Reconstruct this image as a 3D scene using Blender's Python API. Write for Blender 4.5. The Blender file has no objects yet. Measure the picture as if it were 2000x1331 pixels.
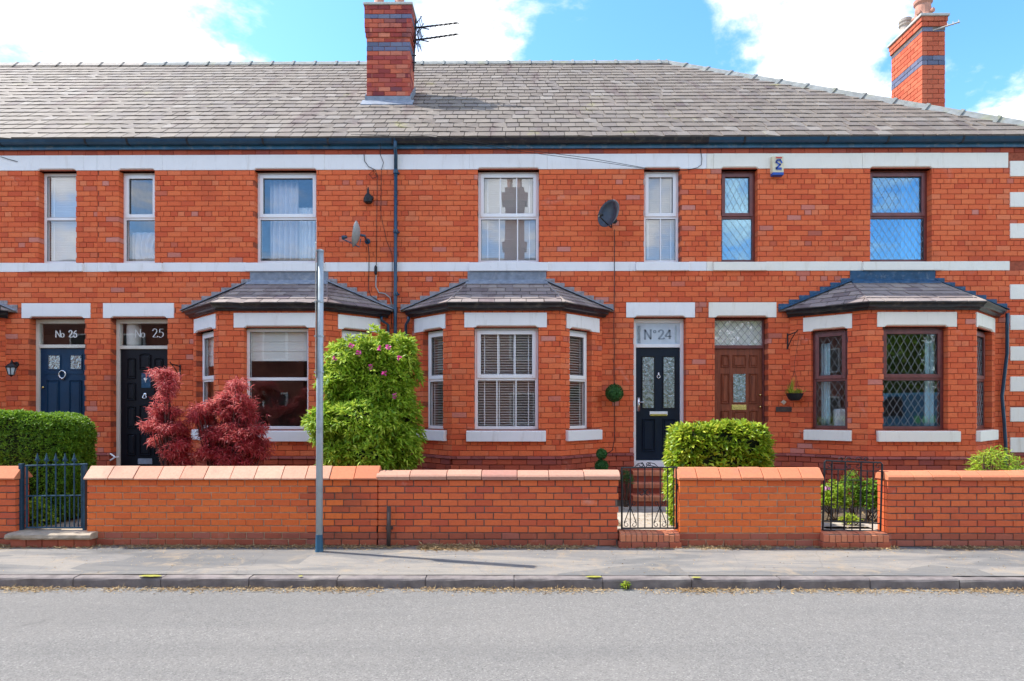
import bpy, math, random
import numpy as np
from mathutils import Vector, Matrix, noise

random.seed(7)
rng = np.random.default_rng(7)
R = math.radians
SC = bpy.context.scene
COL = SC.collection

# ------------------------------------------------------------------ camera, sky, sun, exposure
F, CX, HY, D, H = 1200.0, 1000.0, 800.0, 10.8, 1.85
ST = 0.0072
CT = math.sqrt(1 - ST * ST)
cam_d = bpy.data.cameras.new('camera')
cam = bpy.data.objects.new('camera', cam_d)
COL.objects.link(cam)
cam.location = (0, -D, H)
cam.rotation_euler = (R(90), 0, math.asin(ST))
cam_d.sensor_width = 36
cam_d.lens = 36 * F / 2000
cam_d.shift_y = (HY - 665.5) / 2000
cam_d.clip_end = 3000
SC.camera = cam

SUN_EL, SUN_AZ = R(54), R(-75)        # azimuth from +Y (north) towards +X; the sun stands left, a little behind the row
SUN_V = Vector((math.sin(SUN_AZ) * math.cos(SUN_EL), math.cos(SUN_AZ) * math.cos(SUN_EL), math.sin(SUN_EL)))
SC.view_settings.view_transform = 'Standard'
SC.view_settings.look = 'None'
SC.view_settings.gamma = 1
SC.view_settings.use_curve_mapping = False
SC.view_settings.exposure = 1.62
SC.render.engine = 'CYCLES'
SC.cycles.use_denoising = True
SC.cycles.max_bounces = 7
SC.cycles.transparent_max_bounces = 12
SC.cycles.sample_clamp_indirect = 6

sun_d = bpy.data.lights.new('sun', 'SUN')
sun_d.energy = 2.5
sun_d.angle = R(0.6)
sun_d.color = (1, .95, .87)
sun = bpy.data.objects.new('sun', sun_d)
COL.objects.link(sun)
sun.rotation_euler = (-SUN_V).to_track_quat('-Z', 'Y').to_euler()
sun.location = (-20, 5, 30)


def ray(px, py):
    a = (px - CX) / F
    return Vector((-ST + CT * a, CT + ST * a, (HY - py) / F))


def at(px, py, Y=0.0):
    r = ray(px, py)
    t = (Y + D) / r.y
    return Vector((r.x * t, Y, H + r.z * t))


def X(px, Y=0.0):
    return at(px, 800, Y).x


def Z(py, Y=0.0, px=1000):
    return at(px, py, Y).z


def proj(p):
    dx, dy, dz = p[0], p[1] + D, p[2] - H
    dep = -ST * dx + CT * dy
    return (CX + F * (CT * dx + ST * dy) / dep, HY - F * dz / dep, dep)


world = bpy.data.worlds.new('World')
SC.world = world
world.use_nodes = True
wn, wl = world.node_tree.nodes, world.node_tree.links
wn.clear()


class NT:
    """small helper round a node tree"""
    def __init__(s, nodes, links):
        s.n, s.l = nodes, links

    def new(s, typ, ins=None, **kw):
        n = s.n.new(typ)
        for k, v in kw.items():
            setattr(n, k, v)
        for k, v in (ins or {}).items():
            if hasattr(v, 'links'):
                s.l.new(v, n.inputs[k])
            else:
                n.inputs[k].default_value = v
        return n

    def math(s, op, a, b=0.0, clamp=False):
        return s.new('ShaderNodeMath', {0: a, 1: b}, operation=op, use_clamp=clamp).outputs[0]

    def noise(s, vec, scale, detail=4, rough=.5, dist=0.0):
        return s.new('ShaderNodeTexNoise', {'Vector': vec, 'Scale': scale, 'Detail': detail, 'Roughness': rough, 'Distortion': dist}).outputs['Fac']

    def ramp(s, fac, stops, interp='LINEAR'):
        n = s.new('ShaderNodeValToRGB', {'Fac': fac})
        cr = n.color_ramp
        cr.interpolation = interp
        while len(cr.elements) < len(stops):
            cr.elements.new(.5)
        for e, (p, c) in zip(cr.elements, stops):
            e.position = p
            e.color = c if len(c) == 4 else (*c, 1)
        return n.outputs['Color']

    def mix(s, fac, a, b, blend='MIX'):
        n = s.n.new('ShaderNodeMix')
        n.data_type = 'RGBA'
        n.blend_type = blend
        for i, v in ((0, fac), (6, a), (7, b)):
            if hasattr(v, 'links'):
                s.l.new(v, n.inputs[i])
            else:
                n.inputs[i].default_value = v if i == 0 or len(v) == 4 else (*v, 1)
        return n.outputs[2]

    def rng(s, v, a, b, c=0.0, d=1.0):
        return s.new('ShaderNodeMapRange', {0: v, 1: a, 2: b, 3: c, 4: d}, interpolation_type='SMOOTHSTEP').outputs[0]


W = NT(wn, wl)
tc = W.new('ShaderNodeTexCoord').outputs['Generated']
sky = W.new('ShaderNodeTexSky', sky_type='NISHITA', sun_disc=False, sun_elevation=SUN_EL, sun_rotation=SUN_AZ,
            air_density=1.0, dust_density=0.4, ozone_density=2.2).outputs[0]
sep = W.new('ShaderNodeSeparateXYZ', {0: tc}).outputs
den = W.math('ADD', W.math('MAXIMUM', sep[2], 0.0), 0.25)
cvec = W.new('ShaderNodeCombineXYZ', {0: W.math('DIVIDE', sep[0], den), 1: W.math('DIVIDE', sep[1], den), 2: 0.3}).outputs[0]
nz = W.noise(cvec, 2.1, 9, .62, .35)
nz2 = W.noise(cvec, 6.0, 6, .6, .2)
dens = W.math('ADD', W.math('ADD', W.math('MULTIPLY', W.math('SUBTRACT', nz, .5), 1.5), .5), W.math('MULTIPLY', W.math('SUBTRACT', nz2, .5), .75))
CLOUDS = [(150, 60, .30, .22), (330, 95, .12, .10), (1000, 60, .13, .15), (840, 90, .10, .16), (1660, 110, .14, .12), (1960, 230, .08, .28), (1500, 190, .10, .11),
          (560, 80, .15, -.34), (680, 60, .09, -.2), (1230, 70, .13, -.16), (1390, 50, .12, -.15), (1900, 110, .08, -.34)]
for (px, py, rad, amt) in CLOUDS:
    d = ray(px, py).normalized()
    dist = W.new('ShaderNodeVectorMath', {0: tc, 1: tuple(d)}, operation='DISTANCE').outputs['Value']
    dens = W.math('ADD', dens, W.math('MULTIPLY', W.rng(dist, 0.0, rad * 1.7, 1.0, 0.0), amt))
fac = W.rng(dens, .40, .68)
cshade = W.rng(dens, .45, .95, 0.66, 1.0)
sat = W.new('ShaderNodeHueSaturation', {'Saturation': 1.25, 'Value': 1.15, 'Color': sky}).outputs[0]
ccol = W.new('ShaderNodeCombineColor', {0: W.math('MULTIPLY', cshade, 6.5), 1: W.math('MULTIPLY', cshade, 6.6), 2: W.math('MULTIPLY', cshade, 6.8)}).outputs[0]
skycol = W.mix(fac, sat, ccol)
bg = W.new('ShaderNodeBackground', {'Color': skycol, 'Strength': 0.12})
wo = W.new('ShaderNodeOutputWorld', {'Surface': bg.outputs[0]})

# ------------------------------------------------------------------ materials
def newmat(name):
    m = bpy.data.materials.new(name)
    m.use_nodes = True
    m.node_tree.nodes.clear()
    T = NT(m.node_tree.nodes, m.node_tree.links)
    return m, T


def out(T, shader):
    T.new('ShaderNodeOutputMaterial', {'Surface': shader})


def pbsdf(T, col, rough=.8, metal=0.0, normal=None, spec=.3, **kw):
    ins = {'Base Color': col if hasattr(col, 'links') else (*col, 1), 'Roughness': rough, 'Metallic': metal, 'Specular IOR Level': spec}
    if normal is not None:
        ins['Normal'] = normal
    ins.update(kw)
    return T.new('ShaderNodeBsdfPrincipled', ins).outputs[0]


def bump(T, h, strength=.4, dist=.01):
    return T.new('ShaderNodeBump', {'Height': h, 'Strength': strength, 'Distance': dist}).outputs[0]


def piece_rand(T):
    """one random number for each separate piece, whether it is an object or an island of a joined mesh"""
    a = T.new('ShaderNodeObjectInfo').outputs['Random']
    b = T.new('ShaderNodeNewGeometry').outputs['Random Per Island']
    return T.math('FRACT', T.math('ADD', a, b))


def pos(T):
    return T.new('ShaderNodeNewGeometry').outputs['Position']


def plain(name, col, rough=.6, metal=0.0, var=.12, scale=8, bmp=.15, spec=.3, dirt=None, dirt_amt=.3, dscale=3):
    m, T = newmat(name)
    p = pos(T)
    n = T.noise(p, scale, 5, .6)
    lo = tuple(c * (1 - var) for c in col)
    hi = tuple(min(1, c * (1 + var)) for c in col)
    c = T.ramp(n, [(.3, lo), (.7, hi)])
    if dirt:
        c = T.mix(T.math('MULTIPLY', T.rng(T.noise(p, dscale, 7, .65), .5, .72), dirt_amt), c, dirt)
    nb = T.noise(p, scale * 9, 4, .6)
    out(T, pbsdf(T, c, rough, metal, bump(T, nb, bmp, .004), spec))
    return m


def brickmat(name, stops, stain=(.16, .05, .035), stain_amt=.45, pale=.0, rough=.85, seed=0.0, sscale=.8):
    m, T = newmat(name)
    p = pos(T)
    r = piece_rand(T)
    c = T.ramp(r, stops)
    fine = T.noise(p, 34, 5, .65)
    c = T.mix(T.rng(fine, .35, .75, 0, .42), c, T.mix(.5, c, (.30, .06, .028)))
    off = T.new('ShaderNodeVectorMath', {0: p, 1: (seed, seed * 2, seed)}, operation='ADD').outputs[0]
    st = T.noise(off, sscale, 6, .62, .4)
    c = T.mix(T.rng(st, .52, .75, 0, stain_amt), c, stain)
    st2 = T.noise(off, sscale * 6, 5, .7, .3)
    c = T.mix(T.rng(st2, .58, .74, 0, stain_amt * .8), c, T.mix(.5, c, stain))
    sv = T.noise(T.new('ShaderNodeVectorMath', {0: off, 1: (3.2, 3.2, .35)}, operation='MULTIPLY').outputs[0], 1.5, 6, .65, .3)
    c = T.mix(T.rng(sv, .58, .74, 0, stain_amt * .9), c, T.mix(.6, c, stain))
    if pale:
        pl = T.noise(off, 2.3, 7, .7, .6)
        c = T.mix(T.rng(pl, .60, .74, 0, pale), c, (.66, .40, .34))
    out(T, pbsdf(T, c, rough, 0, bump(T, T.math('ADD', fine, T.noise(p, 120, 3)), .5, .004), .25))
    return m


RED = [(0, (.64, .105, .042)), (.18, (.73, .135, .050)), (.4, (.78, .155, .055)), (.62, (.82, .19, .068)), (.8, (.75, .14, .050)), (.945, (.80, .22, .095)), (.975, (.60, .12, .055)), (.992, (.66, .26, .20)), (1, (.50, .13, .08))]
M = {}
M['brick'] = brickmat('orange_red_facing_brick', RED, stain_amt=.26, pale=.35)
M['brick_plinth'] = brickmat('dark_red_plinth_brick', [(0, (.30, .06, .035)), (.4, (.44, .085, .045)), (.7, (.52, .11, .05)), (1, (.28, .07, .06))], stain_amt=.5, pale=.3)
M['brick_far'] = brickmat('old_brown_brick', [(0, (.16, .05, .035)), (1, (.22, .07, .045))])
M['brick_mould'] = brickmat('purple_moulded_brick', [(0, (.26, .07, .06)), (.5, (.36, .10, .09)), (1, (.46, .15, .12))], stain_amt=.4, pale=.4)
M['brick_chim'] = brickmat('sooty_chimney_brick', [(0, (.20, .04, .045)), (.25, (.42, .07, .05)), (.5, (.60, .15, .08)), (.72, (.34, .06, .06)), (.88, (.66, .22, .13)), (1, (.16, .05, .07))], stain=(.10, .035, .05), stain_amt=.75, sscale=2.2)
M['brick_chim2'] = brickmat('clean_chimney_brick', [(0, (.50, .11, .055)), (.5, (.62, .16, .08)), (1, (.52, .10, .05))], stain_amt=.3)
M['brick_blue'] = brickmat('blue_grey_band_brick', [(0, (.10, .13, .20)), (.5, (.17, .20, .28)), (1, (.13, .16, .26))], stain=(.06, .06, .09), stain_amt=.4)
ORG = [(0, (.74, .150, .038)), (.3, (.80, .175, .042)), (.6, (.83, .190, .046)), (.85, (.77, .160, .040)), (1, (.68, .130, .042))]
M['wall_b'] = brickmat('orange_garden_wall_brick', ORG, stain_amt=.18, pale=.12, seed=3)
M['wall_c'] = brickmat('red_garden_wall_brick', [(0, (.58, .105, .046)), (.3, (.68, .14, .050)), (.7, (.75, .165, .054)), (1, (.54, .10, .052))], stain_amt=.5, pale=.4, seed=5)
M['wall_foot'] = brickmat('weathered_footing_brick', [(0, (.34, .09, .055)), (.5, (.46, .12, .06)), (1, (.40, .13, .09))], stain_amt=.55, seed=9, pale=.3)
M['coping'] = brickmat('pale_terracotta_coping', [(0, (.62, .36, .25)), (.5, (.70, .42, .29)), (1, (.64, .33, .22))], stain=(.32, .20, .15), stain_amt=.4, pale=.3, sscale=3)
M['coping_dull'] = brickmat('dull_pink_coping', [(0, (.46, .25, .18)), (.5, (.54, .30, .21)), (1, (.42, .21, .16))], stain=(.28, .18, .15), stain_amt=.5, pale=.3, sscale=3)
M['coping_red'] = brickmat('red_terracotta_coping', [(0, (.60, .20, .10)), (.5, (.66, .24, .12)), (1, (.55, .17, .09))], stain=(.34, .16, .12), stain_amt=.4, pale=.2, sscale=3)
M['mortar'] = plain('dark_lime_mortar', (.34, .085, .045), .95, var=.3, scale=20)
M['mortar_pale'] = plain('pale_cement_mortar', (.50, .36, .24), .95, var=.3, scale=14, dirt=(.16, .11, .09), dirt_amt=.6)
M['mortar_grey'] = plain('grey_cement_mortar', (.15, .12, .10), .95, var=.3, scale=14)
M['white_stone'] = plain('white_painted_stone', (.86, .84, .83), .6, var=.03, scale=3, bmp=.2, dirt=(.60, .60, .57), dirt_amt=.35, dscale=4)
M['cream_stone'] = plain('cream_painted_stone', (.88, .83, .72), .6, var=.03, scale=3, bmp=.2, dirt=(.62, .56, .44), dirt_amt=.35, dscale=4)
def stonemat(name, col, grime):
    m, T = newmat(name)
    p = pos(T)
    c = T.ramp(T.noise(p, 3, 5, .6), [(.3, tuple(c_ * .96 for c_ in col)), (.7, tuple(min(1, c_ * 1.02) for c_ in col))])
    st = T.noise(T.new('ShaderNodeVectorMath', {0: p, 1: (5.5, 5.5, .9)}, operation='MULTIPLY').outputs[0], 1.6, 7, .7, .5)
    c = T.mix(T.rng(st, .52, .74, 0, .5), c, grime)
    c = T.mix(T.rng(T.noise(p, 14, 7, .75, .6), .64, .74, 0, .6), c, tuple(g_ * .62 for g_ in grime))
    out(T, pbsdf(T, c, .65, 0, bump(T, T.noise(p, 30, 6, .7), .45, .006), .3))
    return m


M['white_stone'] = stonemat('white_painted_stone', (.86, .84, .83), (.62, .58, .54))
M['cream_stone'] = stonemat('cream_painted_stone', (.88, .83, .72), (.64, .56, .42))
M['upvc'] = plain('white_window_plastic', (.86, .85, .85), .3, var=.02, scale=2, bmp=.02, spec=.5)
M['old_white'] = plain('old_cream_white_paint', (.72, .68, .60), .45, var=.05, scale=6, bmp=.1, dirt=(.4, .34, .26), dirt_amt=.4)
M['rosewood'] = plain('rosewood_window_plastic', (.17, .045, .038), .35, var=.25, scale=9, bmp=.05, spec=.5)
M['navy'] = plain('navy_gloss_paint', (.012, .055, .105), .28, var=.2, scale=4, bmp=.08, spec=.5, dirt=(.10, .13, .15), dirt_amt=.25, dscale=6)
M['navy_fascia'] = plain('navy_fascia_paint', (.022, .11, .20), .35, var=.3, scale=3, bmp=.2, spec=.5, dirt=(.30, .30, .28), dirt_amt=.45, dscale=11)
M['black_gutter'] = plain('black_gutter_plastic', (.015, .017, .024), .3, var=.3, scale=5, bmp=.08, spec=.5, dirt=(.16, .14, .11), dirt_amt=.45, dscale=7)
M['black_iron'] = plain('black_iron', (.018, .02, .024), .5, var=.3, scale=12, bmp=.2)
M['blue_iron'] = plain('blue_black_iron', (.02, .06, .10), .45, var=.3, scale=12, bmp=.2)
M['door_black'] = plain('black_door_gloss', (.006, .007, .012), .38, var=.2, scale=3, bmp=.03, spec=.3)
M['door_navy'] = plain('deep_navy_door', (.006, .013, .028), .38, var=.2, scale=3, bmp=.03, spec=.3)
M['door_blue'] = plain('blue_door_gloss', (.005, .035, .085), .4, var=.2, scale=3, bmp=.03, spec=.3)
M['chrome'] = plain('brushed_chrome', (.75, .76, .78), .25, 1.0, var=.05, bmp=.02)
M['brass'] = plain('polished_brass', (.80, .62, .24), .25, 1.0, var=.08, bmp=.02)
M['lead'] = plain('weathered_lead', (.22, .25, .30), .55, var=.25, scale=10, bmp=.3, dirt=(.44, .44, .44), dirt_amt=.5, dscale=9)
M['lead_blue'] = plain('blue_painted_lead', (.02, .075, .15), .45, var=.3, scale=10, bmp=.4, dirt=(.30, .33, .36), dirt_amt=.35, dscale=14)
M['lead_mortar'] = plain('mortared_flashing', (.30, .26, .26), .9, var=.35, scale=16, bmp=.6, dirt=(.5, .46, .44), dirt_amt=.5, dscale=18)
M['galv'] = plain('weathered_galvanised_steel', (.40, .47, .52), .45, .25, var=.10, scale=9, bmp=.1, dirt=(.24, .27, .29), dirt_amt=.5, dscale=5)
M['sign_back'] = plain('aged_sign_plate', (.45, .42, .36), .6, .2, var=.2, scale=9)
M['dish_grey'] = plain('grey_dish_paint', (.34, .36, .36), .5, var=.12, scale=12)
M['dish_dark'] = plain('dark_dish_paint', (.030, .040, .055), .4, var=.25, scale=9, spec=.4)
M['cable'] = plain('black_cable', (.02, .02, .022), .6, var=.2)
M['kerb'] = plain('grey_kerb_stone', (.185, .160, .152), .9, var=.3, scale=7, bmp=.6, dirt=(.33, .30, .26), dirt_amt=.5, dscale=4)
M['stone_step'] = plain('worn_sandstone', (.40, .33, .25), .9, var=.2, scale=9, bmp=.5, dirt=(.20, .17, .13), dirt_amt=.6)
M['concrete'] = plain('garden_path_concrete', (.40, .35, .29), .9, var=.2, scale=5, bmp=.5, dirt=(.22, .19, .15), dirt_amt=.5)
M['soil'] = plain('garden_soil', (.10, .075, .05), 1, var=.4, scale=12, bmp=.9, dirt=(.22, .17, .10), dirt_amt=.5, dscale=9)
M['ground'] = plain('far_ground', (.09, .10, .06), 1, var=.3, scale=.5)
M['plaster'] = plain('room_plaster', (.42, .38, .33), .9, var=.1)
M['blind'] = plain('white_blind_slat', (.84, .84, .83), .5, var=.03)
M['fabric_white'] = plain('white_blind_fabric', (.78, .76, .70), .9, var=.05, scale=2)
M['fabric_grey'] = plain('grey_curtain_fabric', (.62, .57, .54), .9, var=.1, scale=3)
M['fabric_aqua'] = plain('aqua_curtain_fabric', (.45, .66, .68), .9, var=.1, scale=3)
M['pot'] = plain('terracotta_pot', (.48, .24, .17), .8, var=.2, scale=9, dirt=(.28, .2, .17), dirt_amt=.5)
M['cement'] = plain('cement_flaunching', (.50, .48, .44), .9, var=.15, scale=8, bmp=.4)
M['bark'] = plain('brown_bark', (.10, .06, .04), .95, var=.4, scale=20, bmp=.8)
M['bark_red'] = plain('dark_red_bark', (.09, .035, .03), .9, var=.3, scale=20, bmp=.6)
M['yellow'] = plain('yellow_paint_spot', (.30, .29, .05), .8, var=.2, scale=14)
M['number_white'] = plain('white_number_enamel', (.80, .80, .78), .4, var=.02)
M['etched'] = plain('etched_number', (.26, .31, .36), .5, var=.05)
M['frosted_sky'] = plain('frosted_glass_film', (.55, .62, .68), .35, var=.12, scale=5, spec=.6)
M['alarm_cream'] = plain('cream_alarm_plastic', (.72, .64, .44), .5, var=.06)
M['logo_blue'] = plain('blue_logo_print', (.03, .10, .42), .5, var=.05)
M['logo_red'] = plain('red_logo_print', (.60, .06, .06), .5, var=.05)
M['tile_cream'] = plain('cream_tile', (.66, .56, .42), .5, var=.1)
M['slate_plaque'] = plain('dark_slate_plaque', (.07, .05, .045), .6, var=.2)
M['stucco'] = plain('far_white_paint', (.7, .7, .68), .7)
M['van_blue'] = plain('blue_van_paint', (.03, .20, .38), .3, var=.05, spec=.6)
M['van_green'] = plain('green_lettering', (.12, .55, .22), .5)
M['rubber'] = plain('black_rubber', (.02, .02, .02), .8)
M['wood'] = None

m, T = newmat('varnished_brown_door_wood')
p = pos(T)
sc_ = T.new('ShaderNodeVectorMath', {0: p, 1: (26, 26, 2.2)}, operation='MULTIPLY').outputs[0]
n = T.noise(sc_, 1.4, 6, .6, .8)
out(T, pbsdf(T, T.ramp(n, [(.3, (.14, .034, .016)), (.7, (.32, .085, .036))]), .42, 0, bump(T, n, .1, .003), .3))
M['wood'] = m

# slate
def slatemat(name, stops, moss=.5, warm=(.30, .24, .20)):
    m, T = newmat(name)
    p = pos(T)
    r = piece_rand(T)
    c = T.ramp(r, stops)
    f = T.noise(p, 22, 5, .65)
    c = T.mix(T.rng(f, .4, .75, 0, .5), c, T.mix(.45, c, (.14, .11, .11)))
    big = T.noise(p, .9, 6, .6, .4)
    c = T.mix(T.rng(big, .52, .72, 0, .6), c, T.mix(.5, c, warm))
    st = T.noise(T.new('ShaderNodeVectorMath', {0: p, 1: (3.2, .5, .6)}, operation='MULTIPLY').outputs[0], .55, 6, .62, .3)
    c = T.mix(T.rng(st, .55, .70, 0, .75), c, (.12, .080, .078))
    if moss:
        ms = T.noise(p, 1.3, 7, .7, .3)
        c = T.mix(T.rng(ms, .61, .74, 0, moss), c, (.28, .27, .08))
    out(T, pbsdf(T, c, .78, 0, bump(T, T.noise(p, 70, 4), .5, .004), .3))
    return m


M['slate'] = slatemat('weathered_grey_slate', [(0, (.145, .118, .098)), (.3, (.178, .148, .122)), (.65, (.205, .173, .143)), (.88, (.152, .128, .114)), (.97, (.25, .22, .19)), (1, (.11, .082, .078))], .5)
M['slate_bay'] = slatemat('purple_grey_bay_slate', [(0, (.18, .145, .14)), (.5, (.28, .235, .22)), (.85, (.34, .285, .25)), (1, (.20, .155, .16))], .3)
M['underlay'] = plain('dark_roof_felt', (.035, .032, .03), .95)
M['ridge'] = plain('grey_ridge_tile', (.24, .25, .24), .85, var=.25, scale=8, bmp=.5, dirt=(.30, .29, .10), dirt_amt=.4)
M['ridge_mortar'] = plain('mortared_ridge', (.42, .37, .32), .9, var=.2, scale=12, bmp=.7)

# glass: mirror-like at the surface, clear behind
def glassmat(name, refl, tint=(.985, .99, .992), rough=.0, wob=.0, gcol=(.93, .96, 1)):
    m, T = newmat(name)
    gm_ = T.new('ShaderNodeNewGeometry').outputs
    cs = T.math('ABSOLUTE', T.new('ShaderNodeVectorMath', {0: gm_['Incoming'], 1: gm_['Normal']}, operation='DOT_PRODUCT').outputs['Value'])
    fr = T.math('ADD', .04, T.math('MULTIPLY', T.math('POWER', T.math('SUBTRACT', 1.0, cs), 5.0), .96))
    fac = T.math('ADD', T.math('MULTIPLY', fr, 1.0), refl, True)
    p = pos(T)
    nb = T.new('ShaderNodeBump', {'Height': T.noise(p, 1.6, 2), 'Strength': wob, 'Distance': .01}).outputs[0]
    g = T.new('ShaderNodeBsdfGlossy', {'Color': (*gcol, 1), 'Roughness': rough, 'Normal': nb}).outputs[0]
    t = T.new('ShaderNodeBsdfTransparent', {'Color': (*tint, 1)}).outputs[0]
    out(T, T.new('ShaderNodeMixShader', {0: fac, 1: t, 2: g}).outputs[0])
    return m


M['glass'] = glassmat('window_glass', .30, wob=.04)
M['glass_blue'] = glassmat('reflective_window_glass', .22, tint=(.75, .88, .97), wob=.05, gcol=(.52, .82, 1))
M['glass_up'] = glassmat('upstairs_window_glass', .06, wob=.05)
M['glass_low'] = glassmat('bay_window_glass', .02, wob=.05)
m, T = newmat('textured_door_glass')
p = pos(T)
n = T.noise(p, 26, 3)
g = T.new('ShaderNodeBsdfGlossy', {'Color': (.7, .75, .78, 1), 'Roughness': .15, 'Normal': bump(T, n, .8, .01)}).outputs[0]
d_ = pbsdf(T, T.ramp(T.noise(p, 18, 3), [(.35, (.03, .04, .045)), (.65, (.30, .34, .35))]), .2, 0, bump(T, n, .8, .01))
out(T, T.new('ShaderNodeMixShader', {0: .35, 1: d_, 2: g}).outputs[0])
M['glass_tex'] = m


def leafmat(name, stops, trans=.35, tcol=None, rough=.5):
    m, T = newmat(name)
    r = piece_rand(T)
    c = T.ramp(r, stops)
    p = pos(T)
    c = T.mix(T.rng(T.noise(p, 3.0, 3), .4, .65, 0, .45), c, T.mix(.5, c, stops[0][1]))
    b = pbsdf(T, c, rough, 0, None, .35)
    t = T.new('ShaderNodeBsdfTranslucent', {'Color': T.mix(.6, c, tcol or stops[-1][1])}).outputs[0]
    out(T, T.new('ShaderNodeMixShader', {0: trans, 1: b, 2: t}).outputs[0])
    return m


M['leaf_hedge'] = leafmat('privet_leaf', [(0, (.05, .14, .010)), (.5, (.13, .28, .016)), (1, (.26, .42, .03))])
M['leaf_lime'] = leafmat('lime_shrub_leaf', [(0, (.10, .22, .010)), (.45, (.24, .42, .018)), (.8, (.42, .58, .04)), (1, (.60, .68, .10))])
M['leaf_laurel'] = leafmat('laurel_leaf', [(0, (.08, .17, .008)), (.4, (.20, .34, .014)), (.8, (.42, .54, .03)), (1, (.62, .64, .08))], .3, rough=.35)
M['leaf_red'] = leafmat('red_maple_leaf', [(0, (.20, .010, .018)), (.45, (.46, .024, .042)), (.8, (.64, .08, .09)), (1, (.75, .28, .24))], .45)
M['leaf_dark'] = leafmat('dark_topiary_leaf', [(0, (.016, .07, .02)), (.6, (.04, .15, .035)), (1, (.09, .24, .06))], .15)
M['core_shade'] = plain('painted_inner_shade', (.020, .030, .010), 1, var=.4, scale=30)  # near-black green fill: paints the shade deep inside hedges and shrubs
M['core_shade_red'] = plain('painted_inner_shade_red', (.03, .012, .012), 1, var=.4, scale=30)  # reddish version of the painted inner shade
M['petal'] = plain('pink_petal', (.70, .10, .36), .6, var=.2, scale=30)
M['petal_pale'] = plain('pale_pink_petal', (.70, .36, .55), .6, var=.2, scale=30)
M['litter'] = leafmat('dry_litter', [(0, (.16, .09, .04)), (.5, (.36, .24, .11)), (1, (.56, .42, .22))], .1, rough=.9)

# ground surfaces
m, T = newmat('pale_worn_asphalt')
p = pos(T)
agg = T.new('ShaderNodeTexVoronoi', {'Vector': p, 'Scale': 95.0}).outputs['Color']
aggv = T.new('ShaderNodeSeparateColor', {0: agg}).outputs[0]
c = T.ramp(aggv, [(0, (.13, .126, .118)), (.25, (.170, .165, .155)), (.6, (.192, .185, .174)), (.9, (.218, .210, .197)), (1, (.29, .278, .26))])
big = T.noise(p, .6, 6, .6, .3)
c = T.mix(T.rng(big, .35, .7, 0, .4), c, T.mix(.5, c, (.24, .225, .205)))
trk = T.noise(T.new('ShaderNodeVectorMath', {0: p, 1: (.10, 1.1, 1)}, operation='MULTIPLY').outputs[0], 1.0, 5, .6, .2)
c = T.mix(T.rng(trk, .45, .65, 0, .4), c, T.mix(.6, c, (.105, .105, .103)))
oil = T.noise(p, 1.7, 5, .6, 1.0)
c = T.mix(T.rng(oil, .68, .74, 0, .45), c, (.085, .083, .08))
med = T.noise(p, 9, 5, .7)
c = T.mix(T.rng(med, .45, .75, 0, .35), c, T.mix(.5, c, (.10, .10, .10)))
crk = T.new('ShaderNodeTexVoronoi', {'Vector': T.mix(.06, p, T.new('ShaderNodeTexNoise', {'Vector': p, 'Scale': 3.0}).outputs['Color']), 'Scale': .55}, feature='DISTANCE_TO_EDGE').outputs[0]
c = T.mix(T.math('MULTIPLY', T.rng(crk, 0.0, .004, 1, 0), .10), c, (.09, .085, .08))
out(T, pbsdf(T, c, .9, 0, bump(T, aggv, .7, .006), .25))
M['road'] = m

m, T = newmat('patched_pavement_asphalt')
p = pos(T)
agg = T.new('ShaderNodeTexVoronoi', {'Vector': p, 'Scale': 130.0}).outputs['Color']
aggv = T.new('ShaderNodeSeparateColor', {0: agg}).outputs[0]
st = T.new('ShaderNodeVectorMath', {0: p, 1: (.45, 2.2, 1)}, operation='MULTIPLY').outputs[0]
pt = T.noise(st, 1.15, 7, .62, .6)
c = T.ramp(pt, [(.30, (.115, .115, .112)), (.42, (.165, .162, .155)), (.50, (.225, .212, .195)), (.58, (.29, .262, .225)), (.70, (.20, .19, .175))])
c = T.mix(T.rng(aggv, 0, 1, 0, .4), c, T.mix(.5, c, (.12, .12, .12)))
# square reinstatement patches with a dark tar edge
pv = T.new('ShaderNodeTexVoronoi', {'Vector': T.new('ShaderNodeVectorMath', {0: p, 1: (.40, .9, 0)}, operation='MULTIPLY').outputs[0], 'Scale': 1.0}, distance='CHEBYCHEV')
pc = T.new('ShaderNodeSeparateColor', {0: pv.outputs['Color']}).outputs[0]
c = T.mix(T.math('MULTIPLY', T.rng(pc, .62, .63), .6), c, (.13, .132, .132))
sand = T.noise(p, 2.6, 8, .72, .5)
c = T.mix(T.rng(sand, .50, .70, 0, .7), c, (.34, .27, .19))
crk = T.new('ShaderNodeTexVoronoi', {'Vector': T.mix(.12, p, T.new('ShaderNodeTexNoise', {'Vector': p, 'Scale': 2.0}).outputs['Color']), 'Scale': .9}, feature='DISTANCE_TO_EDGE').outputs[0]
c = T.mix(T.math('MULTIPLY', T.rng(crk, 0.0, .006, 1, 0), .22), c, (.07, .065, .06))
out(T, pbsdf(T, c, .92, 0, bump(T, T.math('ADD', aggv, T.math('MULTIPLY', pt, 2.0)), .6, .006), .2))
M['pavement'] = m

# ------------------------------------------------------------------ geometry helpers
def link(name, me, parent=None, mat=None, origin=None):
    o = bpy.data.objects.new(name, me)
    COL.objects.link(o)
    if mat is not None and me is not None and len(me.materials) == 0:
        me.materials.append(mat)
    if origin is not None:
        o.location = origin
    if parent is not None:
        o.parent = parent
        if parent.parent is None and parent.type == 'EMPTY':
            o.matrix_parent_inverse = Matrix.Translation(-Vector(parent.location))
    return o


def thing(name, label, cat, loc=(0, 0, 0), group=None):
    o = bpy.data.objects.new(name, None)
    COL.objects.link(o)
    o.location = loc
    o.empty_display_size = .1
    o['label'] = label
    o['category'] = cat
    if group:
        o['group'] = group
    return o


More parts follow.
